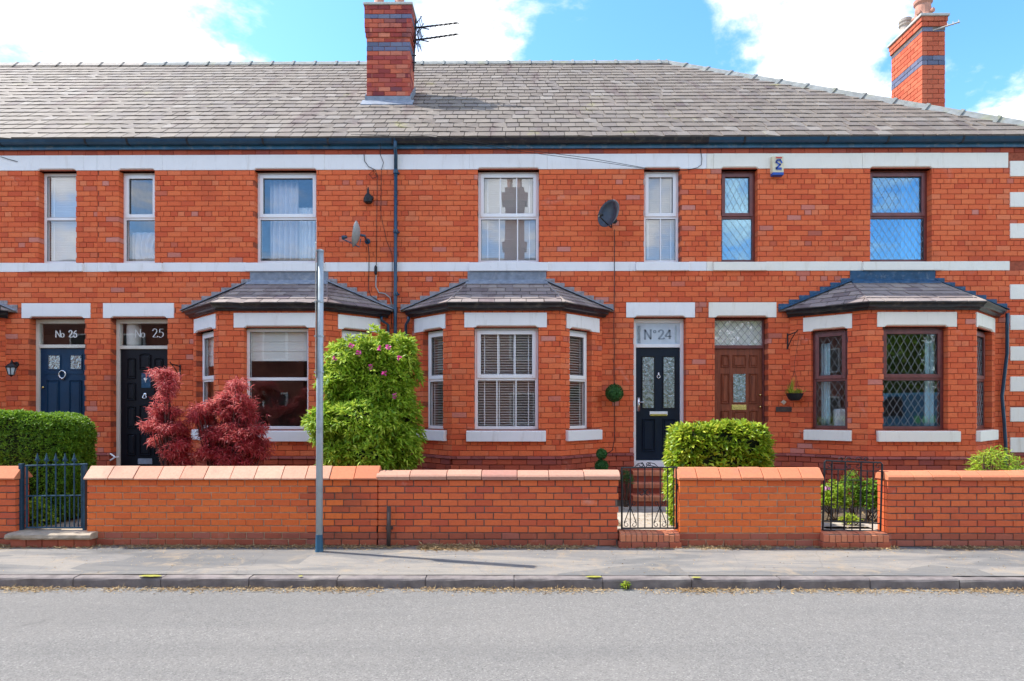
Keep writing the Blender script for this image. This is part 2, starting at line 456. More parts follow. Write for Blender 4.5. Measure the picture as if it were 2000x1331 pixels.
def tag(o, label=None, cat=None, group=None, kind=None):
    if label: o['label'] = label
    if cat: o['category'] = cat
    if group: o['group'] = group
    if kind: o['kind'] = kind
    return o


class Fr:
    """a vertical face: u runs along it to the right, w goes inward, z is height"""
    def __init__(s, O, dirv):
        l = math.hypot(*dirv)
        s.O, s.du = O, (dirv[0] / l, dirv[1] / l)
        s.dn = (-s.du[1], s.du[0])
        s.L = l

    def P(s, u, z, w=0.0):
        return (s.O[0] + s.du[0] * u + s.dn[0] * w, s.O[1] + s.du[1] * u + s.dn[1] * w, z)

    def u(s, px, w=0.0, py=800):
        r = ray(px, py)
        n = s.dn
        num = (s.O[0] + n[0] * w) * n[0] + (s.O[1] + n[1] * w + D) * n[1]
        t = num / (r.x * n[0] + r.y * n[1])
        x, y = r.x * t, -D + r.y * t
        return (x - s.O[0]) * s.du[0] + (y - s.O[1]) * s.du[1]

    def uz(s, px, py, w=0.0):
        r = ray(px, py)
        n = s.dn
        num = (s.O[0] + n[0] * w) * n[0] + (s.O[1] + n[1] * w + D) * n[1]
        t = num / (r.x * n[0] + r.y * n[1])
        x, y = r.x * t, -D + r.y * t
        return (x - s.O[0]) * s.du[0] + (y - s.O[1]) * s.du[1], H + r.z * t

    def mat(s, u0, u1, z0, z1, w0, w1):
        """4x4 that puts the unit box (x,z in 0..1, y in 0..1 inward) there"""
        o = s.P(u0, z0, w0)
        a, b, c = u1 - u0, w1 - w0, z1 - z0
        return np.array([[s.du[0] * a, s.dn[0] * b, 0, o[0]], [s.du[1] * a, s.dn[1] * b, 0, o[1]], [0, 0, c, o[2]], [0, 0, 0, 1.0]])


MAIN = Fr((0, 0), (1, 0))


class MB:
    def __init__(s):
        s.v, s.f, s.mi = [], [], []
        s.mats = []
        s.cur = 0

    def use(s, mat):
        if mat not in s.mats: s.mats.append(mat)
        s.cur = s.mats.index(mat)
        return s

    def add(s, vs, fs):
        b = len(s.v)
        s.v.extend([tuple(v) for v in vs])
        s.f.extend([tuple(i + b for i in f) for f in fs])
        s.mi.extend([s.cur] * len(fs))
        return s

    def hexa(s, p):
        return s.add(p, [(0, 3, 2, 1), (4, 5, 6, 7), (0, 1, 5, 4), (1, 2, 6, 5), (2, 3, 7, 6), (3, 0, 4, 7)])

    def fbox(s, fr, u0, u1, z0, z1, w0, w1):
        return s.hexa([fr.P(u0, z0, w0), fr.P(u1, z0, w0), fr.P(u1, z0, w1), fr.P(u0, z0, w1),
                       fr.P(u0, z1, w0), fr.P(u1, z1, w0), fr.P(u1, z1, w1), fr.P(u0, z1, w1)])

    def box(s, x0, x1, y0, y1, z0, z1):
        return s.hexa([(x0, y0, z0), (x1, y0, z0), (x1, y1, z0), (x0, y1, z0), (x0, y0, z1), (x1, y0, z1), (x1, y1, z1), (x0, y1, z1)])

    def tube(s, pts, r, n=8, cap=True):
        pts = [Vector(p) for p in pts]
        rs = r if isinstance(r, (list, tuple)) else [r] * len(pts)
        rings = []
        prev = None
        for i, p in enumerate(pts):
            d = (pts[min(i + 1, len(pts) - 1)] - pts[max(i - 1, 0)])
            if d.length < 1e-9: d = Vector((0, 0, 1))
            d.normalize()
            a = prev if prev is not None else (Vector((0, 0, 1)) if abs(d.z) < .9 else Vector((1, 0, 0)))
            x = (a - d * a.dot(d))
            if x.length < 1e-6: x = d.orthogonal()
            x.normalize()
            prev = x
            y = d.cross(x)
            rings.append([p + (x * math.cos(2 * math.pi * k / n + math.pi / n) + y * math.sin(2 * math.pi * k / n + math.pi / n)) * rs[i] for k in range(n)])
        vs = [v for rg in rings for v in rg]
        fs = []
        for i in range(len(pts) - 1):
            for k in range(n):
                k2 = (k + 1) % n
                fs.append((i * n + k, i * n + k2, (i + 1) * n + k2, (i + 1) * n + k))
        if cap:
            fs.append(tuple(range(n - 1, -1, -1)))
            fs.append(tuple((len(pts) - 1) * n + k for k in range(n)))
        return s.add(vs, fs)

    def lathe(s, c, prof, n=16, axis=None):
        """prof: (radius, height) pairs along the axis (default up)"""
        ax = Vector(axis).normalized() if axis is not None else Vector((0, 0, 1))
        x = ax.orthogonal().normalized()
        y = ax.cross(x)
        c = Vector(c)
        vs = []
        for (r, h) in prof:
            for k in range(n):
                a = 2 * math.pi * k / n
                vs.append(c + ax * h + (x * math.cos(a) + y * math.sin(a)) * max(r, 1e-4))
        fs = []
        for i in range(len(prof) - 1):
            for k in range(n):
                k2 = (k + 1) % n
                fs.append((i * n + k, i * n + k2, (i + 1) * n + k2, (i + 1) * n + k))
        fs.append(tuple(range(n - 1, -1, -1)))
        fs.append(tuple((len(prof) - 1) * n + k for k in range(n)))
        return s.add(vs, fs)

    def sweep(s, path, prof, closed_prof=True):
        """path: 2D points walked with the outside on the right hand; prof: (outward, z)"""
        n = len(path)
        rings = []
        for i, p in enumerate(path):
            dirs = []
            if i > 0: dirs.append((Vector(path[i]) - Vector(path[i - 1])).normalized())
            if i < n - 1: dirs.append((Vector(path[i + 1]) - Vector(path[i])).normalized())
            nr = [Vector((d.y, -d.x)) for d in dirs]
            m = sum(nr, Vector((0, 0)))
            m.normalize()
            m = m / max(.3, m.dot(nr[0]))
            rings.append([(p[0] + m.x * o, p[1] + m.y * o, z) for (o, z) in prof])
        k = len(prof)
        vs = [v for r_ in rings for v in r_]
        fs = []
        for i in range(n - 1):
            for j in range(k if closed_prof else k - 1):
                j2 = (j + 1) % k
                fs.append((i * k + j, (i + 1) * k + j, (i + 1) * k + j2, i * k + j2))
        if closed_prof:
            fs.append(tuple(range(k)))
            fs.append(tuple((n - 1) * k + j for j in range(k - 1, -1, -1)))
        return s.add(vs, fs)

    def build(s, name, mat=None, parent=None, smooth=False, bevel=0, origin=None):
        me = bpy.data.meshes.new(name)
        v = np.array(s.v, dtype=float).reshape(-1, 3)
        if parent is None and origin is None:
            origin = ((v[:, 0].min() + v[:, 0].max()) / 2, (v[:, 1].min() + v[:, 1].max()) / 2, v[:, 2].min())
        if origin is not None:
            v = v - np.array(origin)
        me.from_pydata(v.tolist(), [], s.f)
        if s.mats:
            for m_ in s.mats: me.materials.append(m_)
            me.polygons.foreach_set('material_index', s.mi)
        if smooth:
            me.polygons.foreach_set('use_smooth', [True] * len(me.polygons))
        o = link(name, me, parent, mat, origin)
        if bevel:
            b = o.modifiers.new('bevel', 'BEVEL')
            b.width = bevel
            b.segments = 2
            b.limit_method = 'ANGLE'
        return o


# --- unit pieces --------------------------------------------------------------------------------
def unit_brick(ch=.045, chz=.11, cy=.05):
    """x,z in 0..1 over the face, y 0..1 inward; front edges chamfered"""
    v = [(0, 1, 0), (1, 1, 0), (1, 1, 1), (0, 1, 1), (0, cy, 0), (1, cy, 0), (1, cy, 1), (0, cy, 1),
         (ch, 0, chz), (1 - ch, 0, chz), (1 - ch, 0, 1 - chz), (ch, 0, 1 - chz)]
    f = [(8, 9, 10, 11), (4, 5, 9, 8), (5, 6, 10, 9), (6, 7, 11, 10), (7, 4, 8, 11), (0, 1, 5, 4), (1, 2, 6, 5), (2, 3, 7, 6), (3, 0, 4, 7), (0, 3, 2, 1)]
    return np.array(v, float), f


def rough_brick(seed):
    v, f = unit_brick(.018, .06, .03)
    rr = np.random.default_rng(seed)
    v = v.copy()
    v[8:, 0] += rr.normal(0, .006, 4)
    v[8:, 2] += rr.normal(0, .025, 4)
    v[4:8, 0] += rr.normal(0, .003, 4)
    v[4:8, 2] += rr.normal(0, .018, 4)
    v[:, :] = v
    return v, f


UB = [rough_brick(i) for i in range(6)]


def unit_slate(seed):
    rr = np.random.default_rng(seed + 50)
    t = 1.0
    a, b, c, d = [t * (1 + rr.normal(0, .25)) for _ in range(4)]
    j = rr.normal(0, .012, 4)
    v = [(0 + j[0], 0 + j[1], a), (1 + j[2], 0 + j[3], b), (1, 1, .15), (0, 1, .15), (0 + j[0], 0 + j[1], -.6), (1 + j[2], 0 + j[3], -.6), (1, 1, -.6), (0, 1, -.6)]
    f = [(0, 1, 2, 3), (4, 5, 1, 0), (5, 6, 2, 1), (7, 4, 0, 3), (6, 7, 3, 2)]
    return np.array(v, float), f


US = [unit_slate(i) for i in range(6)]
UNITM = {}


def unit_mesh(kind, vi, mat):
    key = (kind, vi, mat.name)
    if key not in UNITM:
        v, f = (UB if kind == 'brick' else US)[vi]
        me = bpy.data.meshes.new(kind)
        me.from_pydata(v.tolist(), [], f)
        me.materials.append(mat)
        UNITM[key] = me
    return UNITM[key]


class Pieces:
    """alike pieces of one thing: the ones that show largest become parts, the rest one joined part"""
    def __init__(s, kind, joined, limit=300):
        s.kind, s.joined, s.limit, s.items = kind, joined, limit, []

    def add(s, Mx, mat, parent, scale_ok=True, vi=None, poly=None):
        cs = np.array([[0, 0, 0, 1], [1, 0, 0, 1], [1, 0, 1, 1], [0, 0, 1, 1]], float) if s.kind == 'brick' else np.array([[0, 0, 0, 1], [1, 0, 0, 1], [1, 1, 0, 1], [0, 1, 0, 1]], float)
        P = (Mx @ cs.T).T[:, :3]
        q = [proj(p_) for p_ in P]
        ar = 0
        for i in range(4):
            x1, y1, _ = q[i]; x2, y2, _ = q[(i + 1) % 4]
            ar += x1 * y2 - x2 * y1
        ar = abs(ar) / 2
        cx, cy = sum(a[0] for a in q) / 4, sum(a[1] for a in q) / 4
        if not (0 < cx < 2000 and 0 < cy < 1331) or (cy > 905 and q[0][2] > 8.5): ar = -1
        if poly is not None: ar = -.5
        s.items.append((ar, len(s.items), Mx, mat, parent, random.randrange(6) if vi is None else vi, poly))

    def finish(s, root):
        s.items.sort(key=lambda t: (-t[0], t[1]))
        groups = {}
        n = 0
        for ar, _, Mx, mat, parent, vi, poly in s.items:
            if n < s.limit and poly is None and ar > -.9:
                o = bpy.data.objects.new(s.kind, unit_mesh(s.kind, vi, mat))
                COL.objects.link(o)
                o.parent = parent
                if parent.parent is None and parent.type == 'EMPTY':
                    o.matrix_parent_inverse = Matrix.Translation(-Vector(parent.location))
                o.matrix_basis = Matrix(Mx.tolist())
                n += 1
            else:
                groups.setdefault(parent.name, (parent, []))[1].append((Mx, mat, vi, poly))
        for parent, lst in groups.values():
            V, Fs, MI, mats, base = [], [], [], [], 0
            for Mx, mat, vi, poly in lst:
                v, f = (UB if s.kind == 'brick' else US)[vi] if poly is None else poly
                vv = v @ Mx[:3, :3].T + Mx[:3, 3]
                V.append(vv)
                if mat not in mats: mats.append(mat)
                for ff in f:
                    Fs.append([i + base for i in ff])
                    MI.append(mats.index(mat))
                base += len(v)
            me = bpy.data.meshes.new(s.joined)
            me.from_pydata(np.concatenate(V).tolist(), [], Fs)
            for m_ in mats: me.materials.append(m_)
            me.polygons.foreach_set('material_index', MI)
            o = link(s.joined, me, parent)
            o['kind'] = 'stuff'


def subtract(rects, hole):
    ha, hb, hc, hd = hole
    res = []
    for (a, b, c, d) in rects:
        if ha >= b or hb <= a or hc >= d or hd <= c:
            res.append((a, b, c, d)); continue
        if ha > a: res.append((a, ha, c, d))
        if hb < b: res.append((hb, b, c, d))
        lo, hi = max(a, ha), min(b, hb)
        if hc > c: res.append((lo, hi, c, hc))
        if hd < d: res.append((lo, hi, hd, d))
    return res


def lay_bricks(pc, parent, fr, u0, u1, z0, z1, holes, mat, n=None, ch=.0905, L=.243, j=.009, w0=0.0, depth=.16, flush=False, bond=0, matfn=None, off=None):
    n = n or max(1, round((z1 - z0) / ch))
    h = (z1 - z0) / n
    off = random.random() * L if off is None else off
    for r_ in range(n):
        zb = z0 + r_ * h
        sh = (r_ + bond) % 2 * L / 2
        header = (r_ + bond) % 6 == 3
        l = L / 2 if header else L
        if header: sh = L / 4
        k0 = math.floor((u0 - off - sh) / l) - 1
        a = off + sh + k0 * l
        while a < u1:
            jx = random.uniform(-.006, .006)
            b = a + l
            ca, cb = max(a + j / 2, u0 if not flush else u0), min(b - j / 2 + 0, u1)
            if cb - ca > .03:
                rects = [(ca, cb, zb + j / 2, zb + h - j / 2)]
                for hl in holes:
                    rects = subtract(rects, hl)
                for (ra, rb, rc, rd) in rects:
                    if rb - ra > .025 and rd - rc > .02:
                        wj = w0 + random.uniform(-.0018, .0018)
                        mm = mat if matfn is None else matfn((ra + rb) / 2, (rc + rd) / 2, r_)
                        pc.add(fr.mat(ra, rb, rc, rd, wj, w0 + depth), mm, parent)
            a = b


def slab(mb, fr, u0, u1, z0, z1, holes, w0, w1, front=None, back=None):
    """mortar-coloured wall body with its openings, with reveals and a back face"""
    us = sorted({u0, u1, *[min(max(h_[k], u0), u1) for h_ in holes for k in (0, 1)]})
    zs = sorted({z0, z1, *[min(max(h_[k], z0), z1) for h_ in holes for k in (2, 3)]})
    def solid(i, k):
        if i < 0 or k < 0 or i >= len(us) - 1 or k >= len(zs) - 1: return False
        cu, cz = (us[i] + us[i + 1]) / 2, (zs[k] + zs[k + 1]) / 2
        return not any(h_[0] < cu < h_[1] and h_[2] < cz < h_[3] for h_ in holes)
    for i in range(len(us) - 1):
        for k in range(len(zs) - 1):
            if not solid(i, k): continue
            a, b, c, d = us[i], us[i + 1], zs[k], zs[k + 1]
            mb.add([fr.P(a, c, w0), fr.P(b, c, w0), fr.P(b, d, w0), fr.P(a, d, w0)], [(0, 1, 2, 3)])
            if back: mb.use(back)
            mb.add([fr.P(a, c, w1), fr.P(b, c, w1), fr.P(b, d, w1), fr.P(a, d, w1)], [(3, 2, 1, 0)])
            if front: mb.use(front)
            if not solid(i - 1, k): mb.add([fr.P(a, c, w0), fr.P(a, d, w0), fr.P(a, d, w1), fr.P(a, c, w1)], [(0, 1, 2, 3)])
            if not solid(i + 1, k): mb.add([fr.P(b, c, w0), fr.P(b, d, w0), fr.P(b, d, w1), fr.P(b, c, w1)], [(3, 2, 1, 0)])
            if not solid(i, k - 1): mb.add([fr.P(a, c, w0), fr.P(b, c, w0), fr.P(b, c, w1), fr.P(a, c, w1)], [(3, 2, 1, 0)])
            if not solid(i, k + 1): mb.add([fr.P(a, d, w0), fr.P(b, d, w0), fr.P(b, d, w1), fr.P(a, d, w1)], [(0, 1, 2, 3)])


def clip_poly(poly, clip):
    """Sutherland-Hodgman; both counter-clockwise"""
    outp = poly
    for i in range(len(clip)):
        ax, ay = clip[i]; bx, by = clip[(i + 1) % len(clip)]
        inp, outp = outp, []
        if not inp: return []
        def side(p): return (bx - ax) * (p[1] - ay) - (by - ay) * (p[0] - ax)
        for k in range(len(inp)):
            p, q = inp[k], inp[(k + 1) % len(inp)]
            sp, sq = side(p), side(q)
            if sp >= 0: outp.append(p)
            if (sp >= 0) != (sq >= 0):
                t = sp / (sp - sq)
                outp.append((p[0] + (q[0] - p[0]) * t, p[1] + (q[1] - p[1]) * t))
    return outp


def lay_slates(pc, parent, O, ud, vd, poly, wd, gauge, mat, thick=.012, off=0.0, matfn=None):
    """O origin, ud/vd unit vectors along and up the slope; poly in (u,v), counter-clockwise seen from above"""
    O, ud, vd = np.array(O, float), np.array(ud, float), np.array(vd, float)
    nd = np.cross(ud, vd)
    vmin, vmax = min(p[1] for p in poly), max(p[1] for p in poly)
    umin, umax = min(p[0] for p in poly), max(p[0] for p in poly)
    rows = max(1, round((vmax - vmin) / gauge))
    g = (vmax - vmin) / rows
    lap = g * .22
    for r_ in range(rows):
        v0 = vmin + r_ * g
        a = umin - wd + off + (r_ % 2) * wd / 2 + random.uniform(-.01, .01)
        while a < umax:
            w_ = wd * random.uniform(.9, 1.1) - .011
            v0j = v0 + random.uniform(-.006, .006)
            ln = g + lap
            rect = [(a, v0j), (a + w_, v0j), (a + w_, v0j + ln), (a, v0j + ln)]
            cl = clip_poly(rect, poly)
            full = len(cl) == 4 and all(abs(c[0] - d[0]) + abs(c[1] - d[1]) < 1e-6 for c, d in zip(sorted(cl), sorted(rect)))
            # top row may run under the ridge
            o = O + ud * a + vd * v0j
            Mx = np.eye(4)
            Mx[:3, 0], Mx[:3, 1], Mx[:3, 2], Mx[:3, 3] = ud * w_, vd * ln, nd * thick, o
            mm = mat if matfn is None else matfn(a, v0)
            if full:
                pc.add(Mx, mm, parent)
            elif len(cl) >= 3:
                pu = [((c[0] - a) / w_, (c[1] - v0j) / ln) for c in cl]
                ar = abs(sum(pu[i][0] * pu[(i + 1) % len(pu)][1] - pu[(i + 1) % len(pu)][0] * pu[i][1] for i in range(len(pu)))) / 2
                if ar > .02:
                    k = len(pu)
                    vs = [(x_, y_, 1 - .85 * y_) for x_, y_ in pu] + [(x_, y_, -.6) for x_, y_ in pu]
                    fs = [tuple(range(k))] + [(i + k, (i + 1) % k + k, (i + 1) % k, i) for i in range(k)]
                    pc.add(Mx, mm, parent, poly=(np.array(vs, float), fs))
            a += w_ + .011


# ------------------------------------------------------------------ ground
KY = -4.46     # front of the kerb
def sheet(name, x0, x1, y0, y1, z, mat, kind='structure', nx=1, ny=1, amp=0.0, parent=None):
    mb = MB()
    for i in range(nx + 1):
        for k in range(ny + 1):
            x_, y_ = x0 + (x1 - x0) * i / nx, y0 + (y1 - y0) * k / ny
            mb.v.append((x_, y_, z + (noise.noise(Vector((x_ * .9, y_ * .9, 3))) * amp if amp else 0)))
    for i in range(nx):
        for k in range(ny):
            a = i * (ny + 1) + k
            mb.f.append((a, a + ny + 1, a + ny + 2, a + 1)); mb.mi.append(0)
    o = mb.build(name, mat, parent, smooth=amp > 0, origin=(0, 0, 0))
    if parent is None: o['kind'] = kind
    return o


sheet('ground', -1500, 1500, -1500, 1500, -.06, M['ground'])
sheet('road', -60, 60, -13.2, KY + .02, 0.0, M['road'], nx=120, ny=20, amp=.008)
sheet('pavement', -60, 60, KY + .11, -2.8, .112, M['pavement'], nx=160, ny=6, amp=.004)
sheet('opposite_pavement', -60, 60, -15.4, -13.2, .10, M['pavement'])
kerb = MB()
kerb.box(-60, 60, KY + .012, KY + .125, -.05, .096)
kerb = tag(kerb.build('kerb', M['kerb'], origin=(0, KY, 0)), kind='structure')
kx = -11.0
kmesh = []
for s_ in range(3):
    b = MB()
    rr = random.Random(s_)
    L_ = .905
    prof = [(0, 0, -.05), (0, 0, .078), (0, .004, .092), (0, .018, .102), (0, .13, .106), (0, .13, -.05)]
    n_ = 7
    vs = []
    for i in range(n_):
        for (_, y_, z_) in prof:
            vs.append((L_ * i / (n_ - 1), y_ + rr.uniform(-.003, .003), z_ + rr.uniform(-.003, .003) * (z_ > 0)))
    k_ = len(prof)
    fs = [(i * k_ + q, (i + 1) * k_ + q, (i + 1) * k_ + (q + 1) % k_, i * k_ + (q + 1) % k_) for i in range(n_ - 1) for q in range(k_)]
    fs += [tuple(range(k_ - 1, -1, -1)), tuple((n_ - 1) * k_ + q for q in range(k_))]
    b.add(vs, fs)
    me = bpy.data.meshes.new('kerb_stone')
    me.from_pydata(b.v, [], b.f)
    me.materials.append(M['kerb'])
    kmesh.append(me)
while kx < 11:
    o = bpy.data.objects.new('kerb_stone', random.choice(kmesh))
    COL.objects.link(o)
    o.parent = kerb
    o.location = (kx, random.uniform(-.004, .004), random.uniform(-.004, .003))
    kx += .915
sheet('garden_ground', -15, 9.5, -2.79, 0.15, .27, M['soil'], nx=80, ny=10, amp=.03)

# ------------------------------------------------------------------ windows and doors
def lattice(mb, fr, u0, u1, z0, z1, w, dw=.122, dh=.205, r=.0025):
    ku = dh / dw
    # lines z = z0 + ku*(u-u0) + c  and mirrored
    Wd, Hd = u1 - u0, z1 - z0
    nw = max(2, round(Wd / dw)); dw = Wd / nw; nh = max(2, round(Hd / dh)); dh = Hd / nh; ku = dh / dw
    for sgn in (1, -1):
        c = -ku * Wd - dh
        while c < Hd + ku * Wd + dh:
            def zz(u): return c + (ku * u if sgn > 0 else ku * (Wd - u))
            pts = []
            cu = [0, Wd]
            for zc in (0, Hd):
                t = (zc - c) / ku
                cu.append(t if sgn > 0 else Wd - t)
            cu = sorted(x_ for x_ in cu if -1e-9 <= x_ <= Wd + 1e-9 and -1e-6 <= zz(x_) <= Hd + 1e-6)
            if len(cu) >= 2 and cu[-1] - cu[0] > .01:
                a, b = cu[0], cu[-1]
                mb.tube([fr.P(u0 + a, z0 + zz(a), w), fr.P(u0 + b, z0 + zz(b), w)], r, 4, False)
            c += dh


def window(root, fr, u0, u1, z0, z1, fmat, sash='top', bars=0, leaded=False, w=.13, zt=None, glass='glass', label=None, lead='galv', open_top=0.0):
    """casement with a transom: fixed light below, top light in its own sash"""
    fw = .052 if u1 - u0 > .5 else .042
    zt = zt if zt is not None else z0 + (z1 - z0) * .5
    mb = MB()
    mb.fbox(fr, u0, u0 + fw, z0, z1, w, w + .07)
    mb.fbox(fr, u1 - fw, u1, z0, z1, w, w + .07)
    mb.fbox(fr, u0 + fw, u1 - fw, z1 - fw, z1, w, w + .07)
    mb.fbox(fr, u0 + fw, u1 - fw, z0, z0 + fw, w, w + .07)
    mb.fbox(fr, u0 + fw, u1 - fw, zt - fw * .5, zt + fw * .5, w, w + .07)
    win = mb.build('window', fmat, root, bevel=.004)
    if label: win['label'] = label
    def light(a, b, c, d, sashed, nb):
        if sashed:
            sw = fw * .95
            s_ = MB()
            s_.fbox(fr, a - .012, a + sw, c - .012, d + .012, w - .02, w + .03)
            s_.fbox(fr, b - sw, b + .012, c - .012, d + .012, w - .02, w + .03)
            s_.fbox(fr, a + sw, b - sw, d - sw, d + .012, w - .02, w + .03)
            s_.fbox(fr, a + sw, b - sw, c - .012, c + sw, w - .02, w + .03)
            so = s_.build('sash', fmat, win, bevel=.004)
            a, b, c, d = a + sw, b - sw, c + sw, d - sw
        g = MB()
        g.fbox(fr, a - .005, b + .005, c - .005, d + .005, w + .018, w + .024)
        go = g.build('pane', M[glass], win)
        bd = MB()      # dark glazing bead
        t_ = .006
        bd.fbox(fr, a, a + t_, c, d, w + .006, w + .018); bd.fbox(fr, b - t_, b, c, d, w + .006, w + .018)
        bd.fbox(fr, a + t_, b - t_, d - t_, d, w + .006, w + .018); bd.fbox(fr, a + t_, b - t_, c, c + t_, w + .006, w + .018)
        bd.build('glazing_bead', M['black_gutter'], win)
        for i in range(nb):
            x_ = a + (b - a) * (i + 1) / (nb + 1)
            q = MB()
            q.fbox(fr, x_ - .009, x_ + .009, c, d, w + .004, w + .016)
            q.build('glazing_bar', fmat, win)
        if leaded:
            q = MB()
            lattice(q, fr, a, b, c, d, w + .014)
            q.build('leading', M[lead], win)
    light(u0 + fw, u1 - fw, zt + fw * .5, z1 - fw, sash == 'top', bars)
    light(u0 + fw, u1 - fw, z0 + fw, zt - fw * .5, False, bars)
    return win


def lintel(root, fr, u0, u1, z0, z1, a0, a1, mat, w0=-.012, name='lintel'):
    """stone with a stopped chamfer along its lower edge between a0 and a1"""
    c, dd, w1 = .035, .05, .12
    mb = MB()
    P = fr.P
    ua, ub, uc, ud = a0, a0 + .05, a1 - .05, a1
    # front
    vs = [P(u0, z0, w0), P(ua, z0, w0), P(ub, z0 + c, w0), P(uc, z0 + c, w0), P(ud, z0, w0), P(u1, z0, w0), P(u1, z1, w0), P(u0, z1, w0),
          P(ub, z0, w0 + dd), P(uc, z0, w0 + dd), P(u0, z0, w1), P(u1, z0, w1), P(u1, z1, w1), P(u0, z1, w1)]
    fs = [(0, 1, 2, 7), (2, 3, 6, 7), (3, 4, 5, 6), (2, 8, 9, 3), (1, 8, 2), (3, 9, 4), (0, 10, 8, 1), (8, 10, 11, 9), (4, 9, 11, 5), (5, 11, 12, 6), (7, 6, 12, 13), (0, 7, 13, 10), (10, 13, 12, 11)]
    mb.add(vs, fs)
    return mb.build(name, mat, root)


def sill(root, fr, u0, u1, z0, z1, mat, w0=-.06, w1=.14):
    mb = MB()
    P = fr.P
    mb.add([P(u0, z0, w0), P(u1, z0, w0), P(u1, z0, w1), P(u0, z0, w1), P(u0, z1 - .02, w0), P(u1, z1 - .02, w0), P(u1, z1, w1), P(u0, z1, w1)],
           [(0, 3, 2, 1), (4, 5, 6, 7), (0, 1, 5, 4), (1, 2, 6, 5), (2, 3, 7, 6), (3, 0, 4, 7)])
    return mb.build('sill', mat, root, bevel=.008)


def blind_slats(label, fr, u0, u1, z0, z1, w, pitch=.033, mat='blind', tilt=.3, group='venetian blinds', ladders=3):
    c = fr.P((u0 + u1) / 2, z0, w)
    t = thing('venetian_blind', label, 'blind', c, group)
    n_ = int((z1 - z0) / pitch)
    base = MB()
    hw = .017
    me = None
    for i in range(n_):
        z_ = z0 + (i + .5) * pitch
        if me is None:
            q = MB()
            q.hexa([fr.P(u0, z_ - tilt * hw, w - hw), fr.P(u1, z_ - tilt * hw, w - hw), fr.P(u1, z_ + tilt * hw, w + hw), fr.P(u0, z_ + tilt * hw, w + hw),
                    fr.P(u0, z_ - tilt * hw + .003, w - hw), fr.P(u1, z_ - tilt * hw + .003, w - hw), fr.P(u1, z_ + tilt * hw + .003, w + hw), fr.P(u0, z_ + tilt * hw + .003, w + hw)])
            o0 = q.build('slat', M[mat], t)
            me = o0
        else:
            o = me.copy(); COL.objects.link(o); o.parent = t
            o.matrix_parent_inverse = me.matrix_parent_inverse
            o.location = (0, 0, i * pitch)
    for k in range(ladders):
        x_ = u0 + (u1 - u0) * (k + .5) / ladders if ladders > 2 else u0 + (u1 - u0) * (.12 + .76 * k)
        q = MB()
        q.fbox(fr, x_ - .008, x_ + .008, z0, z1, w - .016, w - .014)
        q.build('ladder_tape', M[mat], t)
    q = MB()
    q.fbox(fr, u0, u1, z1 - .01, z1 + .03, w - .02, w + .02)
    q.build('headrail', M[mat], t)
    return t


def curtain(label, fr, u0, u1, z0, z1, w, mat, waves=5, amp=.03, group=None, name='curtain', narrow=0.0):
    mb = MB()
    n_, k_ = 12 * waves, 8
    vs, fs = [], []
    for k in range(k_ + 1):
        f_ = k / k_
        pinch = 1 - narrow * math.sin(math.pi * min(1, f_ * 1.0)) * .5
        for i in range(n_ + 1):
            t_ = i / n_
            u_ = u0 + (u1 - u0) * t_ * pinch
            vs.append(fr.P(u_, z1 + (z0 - z1) * f_, w + math.sin(t_ * waves * 2 * math.pi + f_ * .6) * amp * (.5 + .5 * f_)))
    for k in range(k_):
        for i in range(n_):
            a = k * (n_ + 1) + i
            fs.append((a, a + n_ + 1, a + n_ + 2, a + 1))
    mb.add(vs, fs)
    o = mb.build(name, mat, smooth=True)
    so = o.modifiers.new('cloth', 'SOLIDIFY'); so.thickness = .004
    return tag(o, label, 'blind' if 'blind' in name else 'curtain', group)


# glyphs: pen strokes with a broad-nib contrast
GL = {
    'N': (.78, [[(.08, 0), (.08, 1)], [(.08, 1), (.70, 0)], [(.70, 0), (.70, 1)], [(0, 0), (.17, 0)], [(0, 1), (.12, 1)], [(.6, 1), (.80, 1)]]),
    'o': (.56, [[(.25 + .22 * math.cos(a * math.pi / 8), .30 + .29 * math.sin(a * math.pi / 8)) for a in range(17)]]),
    '\u00b0': (.36, [[(.15 + .12 * math.cos(a * math.pi / 6), .84 + .13 * math.sin(a * math.pi / 6)) for a in range(13)]]),
    '2': (.66, [[(.06, .74), (.10, .88), (.22, .98), (.36, .98), (.48, .88), (.50, .72), (.44, .55), (.30, .34), (.06, .03)], [(.05, .03), (.56, .03)], [(.56, .03), (.58, .16)]]),
    '4': (.66, [[(.44, 0), (.44, 1)], [(.44, 1), (.03, .30)], [(.03, .30), (.60, .30)]]),
    '5': (.64, [[(.52, .97), (.16, .97)], [(.16, .97), (.11, .55)], [(.11, .55), (.24, .62), (.38, .60), (.50, .48), (.52, .30), (.44, .10), (.28, .01), (.12, .03), (.05, .12)]]),
    '6': (.64, [[(.50, .96), (.34, .90), (.18, .72), (.08, .48), (.07, .26), (.14, .08), (.28, .0), (.42, .05), (.52, .20), (.52, .38), (.42, .54), (.28, .57), (.14, .46), (.08, .30)]]),
    ' ': (.34, []),
}


